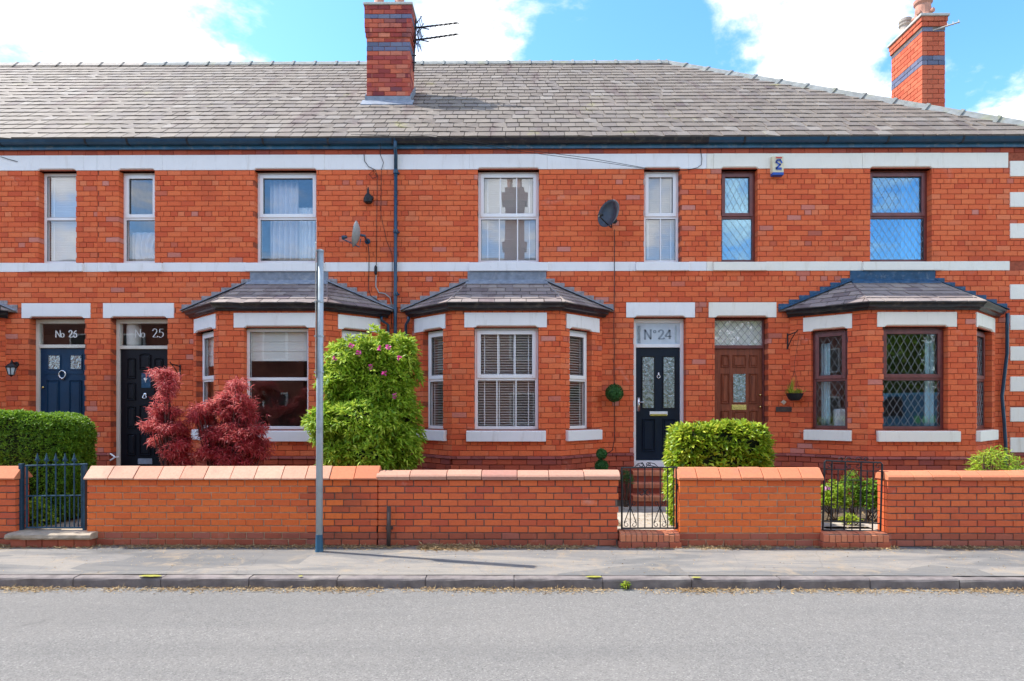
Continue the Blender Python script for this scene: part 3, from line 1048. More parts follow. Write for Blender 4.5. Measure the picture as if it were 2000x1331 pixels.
def lettering(text, fr, uc, zb, h, w, mat, parent, bold=.07, contrast=.09, name='lettering', thick=.003, wid=1.0):
    tot = sum(GL[c][0] for c in text) * h * wid
    u = uc - tot / 2
    mb = MB()
    for ch in text:
        adv, strokes = GL[ch]
        for st in strokes:
            n_ = len(st)
            L_, R_ = [], []
            for i, (x_, y_) in enumerate(st):
                a = st[max(i - 1, 0)]; b = st[min(i + 1, n_ - 1)]
                dx, dy = b[0] - a[0], b[1] - a[1]
                l = math.hypot(dx, dy) or 1
                dx, dy = dx / l, dy / l
                hw = (bold * .5 + contrast * .5 * abs(dy))
                L_.append((x_ - dy * hw, y_ + dx * hw)); R_.append((x_ + dy * hw, y_ - dx * hw))
            for i in range(n_ - 1):
                q = [R_[i], R_[i + 1], L_[i + 1], L_[i]]
                fv = [fr.P(u + a * h * wid, zb + b * h, w) for a, b in q] + [fr.P(u + a * h * wid, zb + b * h, w + thick) for a, b in q]
                mb.add(fv, [(0, 1, 2, 3), (7, 6, 5, 4), (0, 4, 5, 1), (1, 5, 6, 2), (2, 6, 7, 3), (3, 7, 4, 0)])
        u += adv * h * wid
    return mb.build(name, mat, parent)


def raised_panel(parent, fr, u0, u1, z0, z1, w, mat, name='panel', m_=.02, sink=.012, arch=0.0):
    """a moulded panel: sunk groove then raised field"""
    mb = MB()
    P = fr.P
    def ring(i, ww, ar=0.0):
        a, b, c, d = u0 + i, u1 - i, z0 + i, z1 - i
        k = 6
        top = [(b + (a - b) * t_ / k, d + (math.sin(math.pi * t_ / k) * ar)) for t_ in range(k + 1)]
        return [P(a, c, ww), P(b, c, ww)] + [P(x_, z_, ww) for x_, z_ in top]
    rings = [ring(0, w - .001, arch), ring(.007, w - .020, arch), ring(.016, w - .003, arch), ring(m_ + .008, w - .002, arch), ring(m_ + .022, w - .017, arch)]
    n_ = len(rings[0])
    vs = [v for r_ in rings for v in r_]
    fs = []
    for i in range(len(rings) - 1):
        for k in range(n_):
            k2 = (k + 1) % n_
            fs.append((i * n_ + k, i * n_ + k2, (i + 1) * n_ + k2, (i + 1) * n_ + k))
    fs.append(tuple((len(rings) - 1) * n_ + k for k in range(n_)))
    mb.add(vs, fs)
    return mb.build(name, mat, parent)


# ------------------------------------------------------------------ the four houses
ZF0, ZF1 = 6.07, 6.335         # frieze of painted stones
ZB0, ZB1 = 4.28, 4.44          # band at the upper sills
ZP0, ZP1 = 1.035, 1.085        # moulded plinth course
EY, EZ = -.15, 6.575           # eave
RY = 4.4
RZ = Z(124, RY)
TANP = (RZ - EZ) / (RY - EY)
XB = [-15.0, X(190), X(775), X(1380), X(2004)]
ROOT = {}
info = [
    ('house26', 'house at the left edge with a navy door lettered No 26', 0),
    ('house25', 'black-doored house lettered No 25 with red maples before its bay', 1),
    ('house24', 'middle house with a black door under a white N°24 fanlight', 2),
    ('house23', 'end house with a brown wooden door, brown leaded windows and cream quoins', 3),
]
for key, lab, i in info:
    ROOT[key] = thing('terraced_house', lab, 'house', ((XB[i] + XB[i + 1]) / 2, 0, .2), 'terraced brick houses')
KEYS = [k for k, _, _ in info]
PAINT = {'house26': M['white_stone'], 'house25': M['white_stone'], 'house24': M['white_stone'], 'house23': M['cream_stone']}
BR = {k: Pieces('brick', 'brickwork') for k in KEYS}
SL = {k: Pieces('slate', 'slating') for k in KEYS}

UPW = [  # opening left/right px, house, style
    (75, 148, 'house26', 'plain'), (232, 302, 'house25', 'sash'), (497, 618, 'house25', 'sash'),
    (933, 1053, 'house24', 'bars2'), (1258, 1329, 'house24', 'bars1'), (1409, 1480, 'house23', 'lead'), (1700, 1820, 'house23', 'lead')]
DOORS = {'house26': (57, 165), 'house25': (216, 327), 'house24': (1238, 1340), 'house23': (1396, 1500)}
LINT = {'house26': (43, 177), 'house25': (202, 340), 'house24': (1223, 1357), 'house23': (1384, 1516)}
ZD1 = 3.463
ZD0 = {'house26': .84, 'house25': .80, 'house24': .84, 'house23': .84}
BAYS = {   # centre x, half width at wall, half width of front, depth
    'house26': (X(-172), 1.68, .88, .76), 'house25': (X(565), 1.70, .88, .76), 'house24': (X(990), 1.67, .89, .76), 'house23': (X(1743), 1.79, .875, .78)}
BAYPX = {
    'house25': dict(ll=(376, 422), lo=(383, 417), ls=(378, 424), fl=(457, 616), fo=(476, 602), fs=(462, 613), rl=(660, 742), ro=(668, 726), rs=(660, 738)),
    'house24': dict(ll=(810, 870), lo=(826, 865), ls=(807, 872), fl=(907, 1068), fo=(926, 1052), fs=(911, 1066), rl=(1106, 1170), ro=(1113, 1156), rs=(1105, 1174)),
    'house23': dict(ll=(1569, 1664), lo=(1584, 1655), ls=(1571, 1664), fl=(1713, 1868), fo=(1726, 1852), fs=(1712, 1872), rl=(1898, 1944), ro=(1906, 1938), rs=(1903, 1950)),
}
BAYPX['house26'] = BAYPX['house24']
ZW0, ZW1, ZL1, ZS0 = 1.515, 3.19, 3.43, 1.325
ZG = .2    # walls start below the soil


def xr(px): return X(px)


for hi, key in enumerate(KEYS):
    root = ROOT[key]
    xa, xb = XB[hi], XB[hi + 1]
    paint = PAINT[key]
    bcx, bhw, bhf, bd = BAYS[key]
    # ---- main wall
    holes = []
    for (a, b, hk, _) in UPW:
        if hk == key: holes.append((xr(a), xr(b), ZB1, ZF0))
    dl, dr = DOORS[key]
    holes.append((xr(dl), xr(dr), ZD0[key] - .03, ZD1))
    bay_hole = (max(xa + .02, bcx - bhw + .10), bcx + bhw - .10, ZG, 3.52)
    holes.append(bay_hole)
    mb = MB()
    sl_holes = [(a - .006, b + .006, c, d) for (a, b, c, d) in holes[:-1]] + [bay_hole]
    slab(mb, MAIN, xa, xb, ZG, 6.56, sl_holes, .011, .25)
    wall = mb.build('wall', M['mortar'], root)
    mm = M['brick']
    bh = [*holes]
    ll, lr = LINT[key]
    lint = (xr(ll), xr(lr), ZD1, ZD1 + .262)
    quo = []
    if key == 'house23':
        qz = [(315, 345), (376, 405), (437, 466), (556, 585), (616, 645), (677, 705), (736, 765), (796, 824), (855, 884), (914, 945)]
        for (a, b) in qz:
            quo.append((X(1972.5), xb + .001, Z(b, 0, 1980), Z(a, 0, 1980)))
    n_b = round((ZB0 - ZP1) / .0905)
    lay_bricks(BR[key], wall, MAIN, xa, xb, ZB1, ZF0, bh + quo, mm, n=18)
    lay_bricks(BR[key], wall, MAIN, xa, xb, ZP1, ZB0, bh + quo + [lint], mm, n=n_b)
    lay_bricks(BR[key], wall, MAIN, xa, xb, ZF1, 6.52, quo, M['brick_plinth'], n=2)  # darker brick under the fascia paints in the shadow there
    lay_bricks(BR[key], wall, MAIN, xa, xb, ZG, ZP0, bh + quo, M['brick_plinth'], n=9, w0=-.028, depth=.18)
    lay_bricks(BR[key], wall, MAIN, xa, xb, ZP0, ZP1, bh + quo, M['brick_mould'], n=1, w0=-.042, depth=.18, L=.23)
    # ---- frieze stones (lintel stones over windows)
    spans = []
    wins = [(xr(a), xr(b)) for (a, b, hk, _) in UPW if hk == key]
    cur = xa
    xend = xb if key != 'house23' else X(1969)
    for (a, b) in wins:
        spans.append((cur, a - .14, None)); spans.append((a - .14, b + .14, (a, b))); cur = b + .14
    spans.append((cur, xend, None))
    for (a, b, opn) in spans:
        if opn:
            lintel(root, MAIN, a, b, ZF0, ZF1, opn[0] - .02, opn[1] + .02, paint, name='frieze_stone', w0=-.010)
        else:
            n_ = max(1, round((b - a) / 1.25))
            for q in range(n_):
                s_ = MB()
                j = random.uniform(0, .003)
                s_.fbox(MAIN, a + (b - a) * q / n_ + .002, a + (b - a) * (q + 1) / n_ - .002, ZF0, ZF1, -.010 + j, .1)
                s_.build('frieze_stone', paint, root, bevel=.003)
    # band stones with sills
    cur = xa
    for (a, b) in wins + [(None, None)]:
        e = (a - .15) if a is not None else (xb if key != 'house23' else X(1972))
        n_ = max(1, round((e - cur) / 1.3))
        for q in range(n_):
            s_ = MB()
            s_.fbox(MAIN, cur + (e - cur) * q / n_ + .002, cur + (e - cur) * (q + 1) / n_ - .002, ZB0, ZB1, -.008 + random.uniform(0, .003), .1)
            s_.build('band_stone', paint, root, bevel=.003)
        if a is not None:
            sill(root, MAIN, a - .15, b + .15, ZB0 - .004, ZB1 + .006, paint, w0=-.05, w1=.16)
            cur = b + .15
    for (a, b, c, d) in quo:
        s_ = MB()
        s_.box(a, b + .012, -.012, .30, c, d)
        s_.build('quoin', paint, root, bevel=.006)
    lintel(root, MAIN, lint[0], lint[1], lint[2], lint[3], xr(dl) + .0, xr(dr) - .0, paint)
    # ---- body behind the front wall
    body = MB()
    body.box(xa + .003, xb - .003, 8.75, 9.0, 0, 6.6)
    body.box(xb - .13, xb - .003, .25, 8.75, 0, 6.6)
    body.box(xa + .003, xa + .13, .25, 8.75, 0, 6.6)
    body.build('rear_and_party_walls', M['brick_chim2'], root)
    rm = MB()
    for (zl, zh) in ((.62, 3.62), (3.72, 6.4)):
        a, b, y0, y1 = xa + .14, xb - .14, .26, 3.8
        vs = [(a, y0, zl), (b, y0, zl), (b, y1, zl), (a, y1, zl), (a, y0, zh), (b, y0, zh), (b, y1, zh), (a, y1, zh)]
        rm.add(vs, [(0, 1, 2, 3), (7, 6, 5, 4), (1, 5, 6, 2), (2, 6, 7, 3), (3, 7, 4, 0)])
    rm.build('room', M['plaster'], root)
    # ---- fascia and gutter
    s_ = MB()
    s_.box(xa, xb + (.30 if key == 'house23' else 0), -.045, -.012, Z(292), 6.56)
    s_.build('fascia', M['navy_fascia'], root)
    s_ = MB()
    g0, g1 = Z(277.5, -.16), Z(269, -.16)
    gp = [(0, g1 - .005), (0, g0), (.03, g0 - .004), (.075, g0 + .002), (.10, g0 + .03), (.112, g1 - .01), (.118, g1), (.100, g1), (.09, g0 + .045), (.06, g0 + .02), (.02, g0 + .02), (.012, g1 - .005)]
    s_.sweep([(xa, -.047), (xb + (.36 if key == 'house23' else 0), -.047)], gp)
    gut = s_.build('gutter', M['black_gutter'] if key in ('house24',) else M['navy'], root)
    x_ = xa + .6
    while x_ < xb:
        q = MB()
        q.sweep([(x_, -.046), (x_ + .035, -.046)], [(.0, g0 - .008), (.078, g0 - .006), (.106, g0 + .028), (.118, g1 - .01), (.124, g1 + .003), (.10, g1 + .003), (.08, g0 + .01), (.0, g0 + .005)])
        q.build('gutter_bracket', M['black_gutter'], gut)
        x_ += 1.22 + random.uniform(-.2, .3)

# ---- upper windows
WI = {}
for (a, b, key, style) in UPW:
    root = ROOT[key]
    u0, u1 = X(a), X(b)
    fm = M['rosewood'] if key == 'house23' else M['upvc']
    WI[a] = window(root, MAIN, u0 + .002, u1 - .002, ZB1 + .008, ZF0 - .002, fm, sash='top' if style != 'plain' else None,
                   bars=2 if style == 'bars2' else (1 if style == 'bars1' else 0), leaded=style == 'lead', glass='glass_blue' if key == 'house23' else 'glass_up', zt=ZB1 + (ZF0 - ZB1) * .50)

# ---- bays
BFR = {}
for key in KEYS:
    root = ROOT[key]
    paint = PAINT[key]
    cx, hw, hf, bd = BAYS[key]
    fL = Fr((cx - hw, 0), (hw - hf, -bd))
    fF = Fr((cx - hf, -bd), (2 * hf, 0))
    fR = Fr((cx + hf, -bd), (hw - hf, bd))
    BFR[key] = (fL, fF, fR)
    px = BAYPX[key]
    def span(fr, k):
        if key == 'house26':    # same design as its neighbours, out of frame but for one end
            g = BFR_24 = Fr((BAYS['house24'][0] - BAYS['house24'][1], 0), (BAYS['house24'][1] - BAYS['house24'][2], -bd)) if fr is fL else (Fr((BAYS['house24'][0] - hf, -bd), (2 * hf, 0)) if fr is fF else Fr((BAYS['house24'][0] + BAYS['house24'][2], -bd), (BAYS['house24'][1] - BAYS['house24'][2], bd)))
            a, b = g.u(px[k][0]), g.u(px[k][1])
        else:
            a, b = fr.u(px[k][0]), fr.u(px[k][1])
        return max(.06, a), min(fr.L - .06, b)
    bw = MB().use(M['mortar'])
    allh = {}
    for fr, p_ in ((fL, 'l'), (fF, 'f'), (fR, 'r')):
        lo, hi_ = span(fr, p_ + 'l')
        oa, ob = span(fr, p_ + 'o')
        sa, sb = span(fr, p_ + 's')
        if oa - lo < .07: lo = oa - .07
        if hi_ - ob < .07: hi_ = ob + .07
        sa, sb = min(sa, oa - .05), max(sb, ob + .05)
        lo, sa = max(lo, .012), max(sa, .012)
        hi_, sb = min(hi_, fr.L - .012), min(sb, fr.L - .012)
        allh[p_] = (oa, ob, lo, hi_, sa, sb)
        slab(bw, fr, 0.012 * (fr is not fL), fr.L - .012 * (fr is not fR), ZG, 3.50, [(oa - .006, ob + .006, ZW0, ZW1)], .011, .22, M['mortar'], M['plaster'])
    bwall = bw.build('bay_wall', None, root)
    for fr, p_ in ((fL, 'l'), (fF, 'f'), (fR, 'r')):
        oa, ob, lo, hi_, sa, sb = allh[p_]
        hl = [(oa, ob, ZW0, ZW1), (lo, hi_, ZW1, ZL1), (sa, sb, ZS0, ZW0)]
        bdp = 0
        e0 = 0
        lay_bricks(BR[key], bwall, fr, e0, fr.L, ZP1, 3.50, hl, M['brick'], n=round((3.50 - ZP1) / .0905), off=0.0, bond=1 if p_ == 'f' else 0, depth=.13)
        lay_bricks(BR[key], bwall, fr, -.012 if fr is not fL else 0, fr.L + (.012 if fr is not fR else 0), ZG, ZP0, [], M['brick_plinth'], n=9, w0=-.028, depth=.15)
        lay_bricks(BR[key], bwall, fr, -.018 if fr is not fL else 0, fr.L + (.018 if fr is not fR else 0), ZP0, ZP1, [], M['brick_mould'], n=1, w0=-.045, depth=.15, L=.23)
        lintel(root, fr, lo, hi_, ZW1, ZL1, oa, ob, paint)
        sill(root, fr, sa, sb, ZS0, ZW0, paint)
        fm = M['rosewood'] if key == 'house23' else M['upvc']
        side = p_ != 'f'
        window(root, fr, oa + .002, ob - .002, ZW0 + .004, ZW1 - .002, fm, sash='top' if not (key == 'house25' and not side) else None,
               bars=0 if key != 'house24' else (2 if not side else 0), leaded=key == 'house23', glass='glass_low', w=.11, zt=ZW0 + (ZW1 - ZW0) * .50,
               lead='dish_grey')
    # gutter round the bay
    s_ = MB()
    gx, gz0, gz1 = .02, 3.46, 3.565
    path = [(cx - hw - .02, .004), (cx - hf - .0, -bd - .0), (cx + hf + .0, -bd - .0), (cx + hw + .02, .004)]
    s_.sweep(path, [(.0, gz0 + .04), (.0, gz0), (.05, gz0 - .002), (.07, gz0 + .03), (.11, gz0 + .04), (.125, gz0 + .07), (.155, gz1 - .005), (.16, gz1 + .004), (.145, gz1 + .004), (.12, gz0 + .07)])
    s_.build('bay_gutter', M['black_gutter'], root)
    # roof
    ez, tz = 3.57, 4.09
    th = .67 if key != 'house23' else .72
    E0, E1 = (cx - hw - .20, 0.0), (cx - hf - .065, -bd - .135)
    E2, E3 = (cx + hf + .065, -bd - .135), (cx + hw + .20, 0.0)
    T0, T1 = (cx - th, 0.0), (cx + th, 0.0)
    V = lambda p_, z_: Vector((p_[0], p_[1], z_))
    ub_ = MB()
    ub_.add([V(E0, ez - .01), V(E1, ez - .01), V(E2, ez - .01), V(E3, ez - .01), V(T0, tz - .01), V(T1, tz - .01)], [(0, 1, 4), (1, 2, 5, 4), (2, 3, 5), (0, 4, 5, 3), (0, 3, 2, 1)])
    brf = ub_.build('bay_roof', M['black_gutter'], root)
    for (a, b, tops) in ((V(E0, ez), V(E1, ez), [V(T0, tz)]), (V(E1, ez), V(E2, ez), [V(T1, tz), V(T0, tz)]), (V(E2, ez), V(E3, ez), [V(T1, tz)])):
        ud = (b - a).normalized()
        nrm = ud.cross(tops[0] - a).normalized()
        vd = nrm.cross(ud)
        pl = [(0, 0), ((b - a).length, 0)] + [((t_ - a).dot(ud), (t_ - a).dot(vd)) for t_ in tops]
        lay_slates(SL[key], brf, a, ud, vd, pl, .27, .17, M['slate_bay'], thick=.020)
    # hips
    for (a, b) in ((V(E1, ez), V(T0, tz)), (V(E2, ez), V(T1, tz))):
        s_ = MB()
        s_.tube([a + Vector((0, 0, .012)), b + Vector((0, 0, .012))], .014, 6)
        s_.build('hip', M['slate_bay'], root)
    ld = M['lead_blue'] if key == 'house23' else M['lead']
    s_ = MB()
    s_.hexa([(T0[0] - .02, -.012, tz + .01), (T1[0] + .02, -.012, tz + .01), (T1[0] + .02, .02, tz + .01), (T0[0] - .02, .02, tz + .01),
             (T0[0] - .02, -.014, ZB0 - .006), (T1[0] + .02, -.014, ZB0 - .006), (T1[0] + .02, .02, ZB0 - .006), (T0[0] - .02, .02, ZB0 - .006)])
    s_.hexa([(T0[0] - .05, -.14, tz - .060), (T1[0] + .05, -.14, tz - .060), (T1[0] + .02, -.0, tz + .006), (T0[0] - .02, -.0, tz + .006),
             (T0[0] - .05, -.14, tz - .050), (T1[0] + .05, -.14, tz - .050), (T1[0] + .02, -.014, tz + .04), (T0[0] - .02, -.014, tz + .04)])
    s_.build('lead_flashing', ld, root)
    # stepped flashing up both rakes
    ns = 7
    for sg, (Ta, Ea) in ((-1, (T0, E0)), (1, (T1, E3))):
        for q in range(ns):
            xa_ = Ta[0] + (Ea[0] - Ta[0]) * q / ns
            xb_ = Ta[0] + (Ea[0] - Ta[0]) * (q + 1) / ns
            zt_a = tz + (ez - tz) * q / ns
            zt_b = tz + (ez - tz) * (q + 1) / ns
            s_ = MB()
            x0, x1 = min(xa_, xb_), max(xa_, xb_)
            zl, zr = (zt_b, zt_a) if sg < 0 else (zt_a, zt_b)
            top = zt_a + .055
            s_.hexa([(x0, -.016, zl - .01), (x1, -.016, zr - .01), (x1, .01, zr - .01), (x0, .01, zl - .01), (x0, -.014, top), (x1, -.014, top), (x1, .01, top), (x0, .01, top)])
            s_.build('step_flashing', ld if key == 'house23' else M['lead_mortar'], root, bevel=.003)
        s_ = MB()
        a, b = Vector((Ta[0], -.02, tz + .01)), Vector((Ea[0], -.02, ez + .012))
        s_.hexa([a, b, b + Vector((0, -.06, 0)), a + Vector((0, -.06, 0)), a + Vector((0, 0, .03)), b + Vector((0, 0, .03)), b + Vector((0, -.06, .012)), a + Vector((0, -.06, .012))])
        s_.build('soaker', ld, root)

# ------------------------------------------------------------------ main roof
HXR = 3.69 + .02
HCX = 9.72                     # eave corner at the hipped end
vlen = math.hypot(RY - EY, RZ - EZ)
ud, vd = Vector((1, 0, 0)), Vector((0, RY - EY, RZ - EZ)).normalized()
for hi, key in enumerate(KEYS):
    root = ROOT[key]
    xa, xb = XB[hi], XB[hi + 1]
    def xhip(v): return HCX + (HXR - HCX) * v / vlen
    if key == 'house23':
        pl = [(xa, 0), (HCX, 0), (HXR, vlen), (xa, vlen)]
    else:
        pl = [(xa, 0), (xb, 0), (xb, vlen), (xa, vlen)]
    O = Vector((0, EY, EZ))
    rf = MB()
    nrm = ud.cross(vd)
    P3 = [O + ud * a + vd * b - nrm * .012 for a, b in pl]
    rf.add(P3, [tuple(range(len(P3)))])
    back = [(p_.x, 2 * RY - p_.y, p_.z) for p_ in P3]
    if key == 'house23':
        # hipped end and rear slope
        rf.add([(HCX, EY, EZ), (HCX, 2 * RY - EY, EZ), (HXR, RY, RZ - .01)], [(0, 1, 2)])
        rf.add(back, [tuple(range(len(back) - 1, -1, -1))])
    else:
        rf.add(back, [tuple(range(len(back) - 1, -1, -1))])
    roof = rf.build('roof', M['underlay'], root)
    lay_slates(SL[key], roof, O, ud, vd, pl, .245, .275, M['slate'], thick=.022)

# ridge and hip tiles
def ridge_tile(root, a, b, mat, r=.115):
    a, b = Vector(a), Vector(b)
    d = (b - a).normalized()
    side = Vector((0, 1, 0)) if abs(d.z) < .02 else d.cross(Vector((0, 0, 1))).normalized()
    up = side.cross(d) if side.cross(d).z > 0 else d.cross(side)
    prof = [(-1.35, -.8), (-.55, .18), (-.25, .42), (0, .5), (.25, .42), (.55, .18), (1.35, -.8)]
    vs, fs = [], []
    st = [(0, 1.0), (.86, 1.0), (.87, 1.35), (.97, 1.35), (.98, 1.0), (1.0, 1.0)]
    for t_, s_ in st:
        for (x_, y_) in prof:
            vs.append(a + (b - a) * t_ + side * x_ * r * s_ + up * (y_ * r * s_))
    n_ = len(prof)
    for i in range(len(st) - 1):
        for k in range(n_ - 1):
            fs.append((i * n_ + k, i * n_ + k + 1, (i + 1) * n_ + k + 1, (i + 1) * n_ + k))
    fs += [tuple(range(n_ - 1, -1, -1)), tuple((len(st) - 1) * n_ + k for k in range(n_))]
    mb = MB(); mb.add(vs, fs)
    return mb.build('ridge_tile', mat, root)


x_ = XB[0]
while x_ < HXR - .1:
    e = min(x_ + .53, HXR)
    hk = KEYS[max(i for i in range(4) if XB[i] <= x_ + .01)]
    px_, _, _ = proj((x_, RY, RZ))
    ridge_tile(ROOT[hk], (x_, RY, RZ), (e, RY, RZ), M['ridge_mortar'] if px_ < 285 else M['ridge'])
    x_ += .53
A, B = Vector((HXR, RY, RZ)), Vector((HCX, EY, EZ + .02))
nt = round((B - A).length / .62)
for i in range(nt):
    a, b = A + (B - A) * i / nt, A + (B - A) * (i + 1) / nt
    ridge_tile(ROOT['house24'] if a.x < XB[3] else ROOT['house23'], a, b, M['ridge'])

# ------------------------------------------------------------------ chimneys
def chimney(key, x0, x1, y0, y1, z0, z1, blues, mat, corb, n_label=None, L=.23, rowh=.092, base_white=None):
    root = ROOT[key]
    core = MB()
    core.box(x0 + .012, x1 - .012, y0 + .012, y1 - .012, z0, z1)
    if corb: core.box(x0 - .001, x1 + .001, y0 - .001, y1 + .001, corb + .01, z1)
    ch = core.build('chimney', M['mortar_grey'] if key == 'house23' else M['mortar'], root)
    if n_label: ch['label'] = n_label
    def mf(u_, z_, r_):
        return M['brick_blue'] if any(a <= z_ <= b for a, b in blues) else mat
    for fr, L_ in ((Fr((x0, y0), (1, 0)), x1 - x0), (Fr((x1, y0), (0, 1)), y1 - y0), (Fr((x1, y1), (-1, 0)), x1 - x0), (Fr((x0, y1), (0, -1)), y1 - y0)):
        n_ = round((z1 - z0) / rowh)
        h = (z1 - z0) / n_
        for r_ in range(n_):
            zz = z0 + r_ * h
            e = .0
            if corb and zz >= corb - .01: e = min(.036, .012 + .012 * ((zz - corb) / h))
            lay_bricks(BR[key], ch, fr, -e, L_ + e, zz, zz + h, [], mat, n=1, w0=-e, depth=.1, L=L, bond=r_ % 2, off=0.0, matfn=lambda u_, z_, q_: mf(u_, z_, q_))
    cap = MB()
    e = .06
    cap.box(x0 - e, x1 + e, y0 - e, y1 + e, z1, z1 + .05)
    cap.hexa([(x0 - e + .02, y0 - e + .02, z1 + .05), (x1 + e - .02, y0 - e + .02, z1 + .05), (x1 + e - .02, y1 + e - .02, z1 + .05), (x0 - e + .02, y1 + e - .02, z1 + .05),
              (x0 + .15, y0 + .15, z1 + .14), (x1 - .15, y0 + .15, z1 + .14), (x1 - .15, y1 - .15, z1 + .14), (x0 + .15, y1 - .15, z1 + .14)])
    cap.build('chimney_cap', M['cement'], root, bevel=.01)
    return ch


C1Y = 1.62
c1x0, c1x1 = X(716, C1Y), X(801, C1Y)
c1top = Z(11, C1Y)
chimney('house25', c1x0, c1x1, C1Y, C1Y + .5, 7.2, c1top, [(Z(37, C1Y), Z(26, C1Y)), (Z(102, C1Y), Z(83, C1Y))], M['brick_chim'], Z(76, C1Y), L=.24,
        n_label='tall sooty red and blue banded chimney')
fl = MB()
fl.hexa([(c1x0 - .03, C1Y - .02, Z(202, C1Y)), (c1x1 + .03, C1Y - .02, Z(202, C1Y)), (c1x1 + .03, C1Y + .05, Z(202, C1Y)), (c1x0 - .03, C1Y + .05, Z(202, C1Y)),
         (c1x0 - .03, C1Y - .02, Z(188, C1Y)), (c1x1 + .03, C1Y - .02, Z(188, C1Y)), (c1x1 + .03, C1Y + .05, Z(188, C1Y)), (c1x0 - .03, C1Y + .05, Z(188, C1Y))])
zb = EZ + (C1Y - EY) * TANP
fl.hexa([(c1x0 - .08, C1Y - .20, zb - .20 * TANP + .02), (c1x1 + .08, C1Y - .20, zb - .20 * TANP + .02), (c1x1 + .08, C1Y, zb + .02), (c1x0 - .08, C1Y, zb + .02),
         (c1x0 - .08, C1Y - .20, zb - .20 * TANP + .035), (c1x1 + .08, C1Y - .20, zb - .20 * TANP + .035), (c1x1 + .08, C1Y, zb + .05), (c1x0 - .08, C1Y, zb + .05)])
for sx in (c1x0 - .03, c1x1 + .005):
    fl.hexa([(sx, C1Y, zb), (sx + .025, C1Y, zb), (sx + .025, C1Y + .5, zb + .5 * TANP), (sx, C1Y + .5, zb + .5 * TANP), (sx, C1Y, zb + .16), (sx + .025, C1Y, zb + .16), (sx + .025, C1Y + .5, zb + .5 * TANP + .14), (sx, C1Y + .5, zb + .5 * TANP + .14)])
fl.build('chimney_flashing', M['lead'], ROOT['house25'])
for dx in (.2, .62):
    q = MB()
    q.lathe((c1x0 + dx, C1Y + .25, c1top + .1), [(.12, 0), (.13, .05), (.10, .1), (.095, .38), (.12, .42), (.12, .46), (.09, .46)], 14)
    q.build('chimney_pot', M['pot'], ROOT['house25'], smooth=True)

C2Y = 1.2
c2x0, c2x1 = X(1801, C2Y), X(1846, C2Y)
c2top = Z(34, C2Y, 1820)
chimney('house23', c2x0, c2x1, C2Y, C2Y + .98, 6.6, c2top, [(Z(66, C2Y, 1820), Z(55, C2Y, 1820)), (Z(131, C2Y, 1820), Z(111, C2Y, 1820))], M['brick_chim2'], Z(60, C2Y, 1820), L=.21,
        n_label='clean orange chimney with blue bands at the hipped end')
for (pxp, y_, prof, mt) in ((1803, C2Y + .28, [(.16, 0), (.17, .04), (.15, .10), (.135, .3), (.165, .34), (.17, .40), (.13, .40), (.12, .30)], 'pot'),
                            (1768, C2Y + .72, [(.11, 0), (.11, .03), (.10, .08), (.095, .16), (.12, .18), (.12, .21), (.10, .22), (.12, .25), (.12, .30), (.09, .30)], 'ridge_mortar')):
    q = MB()
    q.lathe((X(pxp, y_), y_, c2top + .1), prof, 16)
    if mt == 'pot':
        for a in range(4):
            an = a * math.pi / 2 + .5
            q.tube([(X(pxp, y_) + .13 * math.cos(an), y_ + .13 * math.sin(an), c2top + .22), (X(pxp, y_) + .20 * math.cos(an), y_ + .20 * math.sin(an), c2top + .22)], .045, 10)
    q.build('chimney_pot', M[mt], ROOT['house23'], smooth=False)

for k in KEYS:
    BR[k].finish(ROOT[k])
    SL[k].finish(ROOT[k])

# ------------------------------------------------------------------ doors
def fbox_px(mb, fr, a, b, t_, bt, w0, w1):
    """box whose front face shows at pixel columns a..b and rows t_..bt"""
    u0, z1 = fr.uz(a, t_, w0)
    u1, z0 = fr.uz(b, bt, w0)
    return mb.fbox(fr, u0, u1, z0, z1, w0, w1)


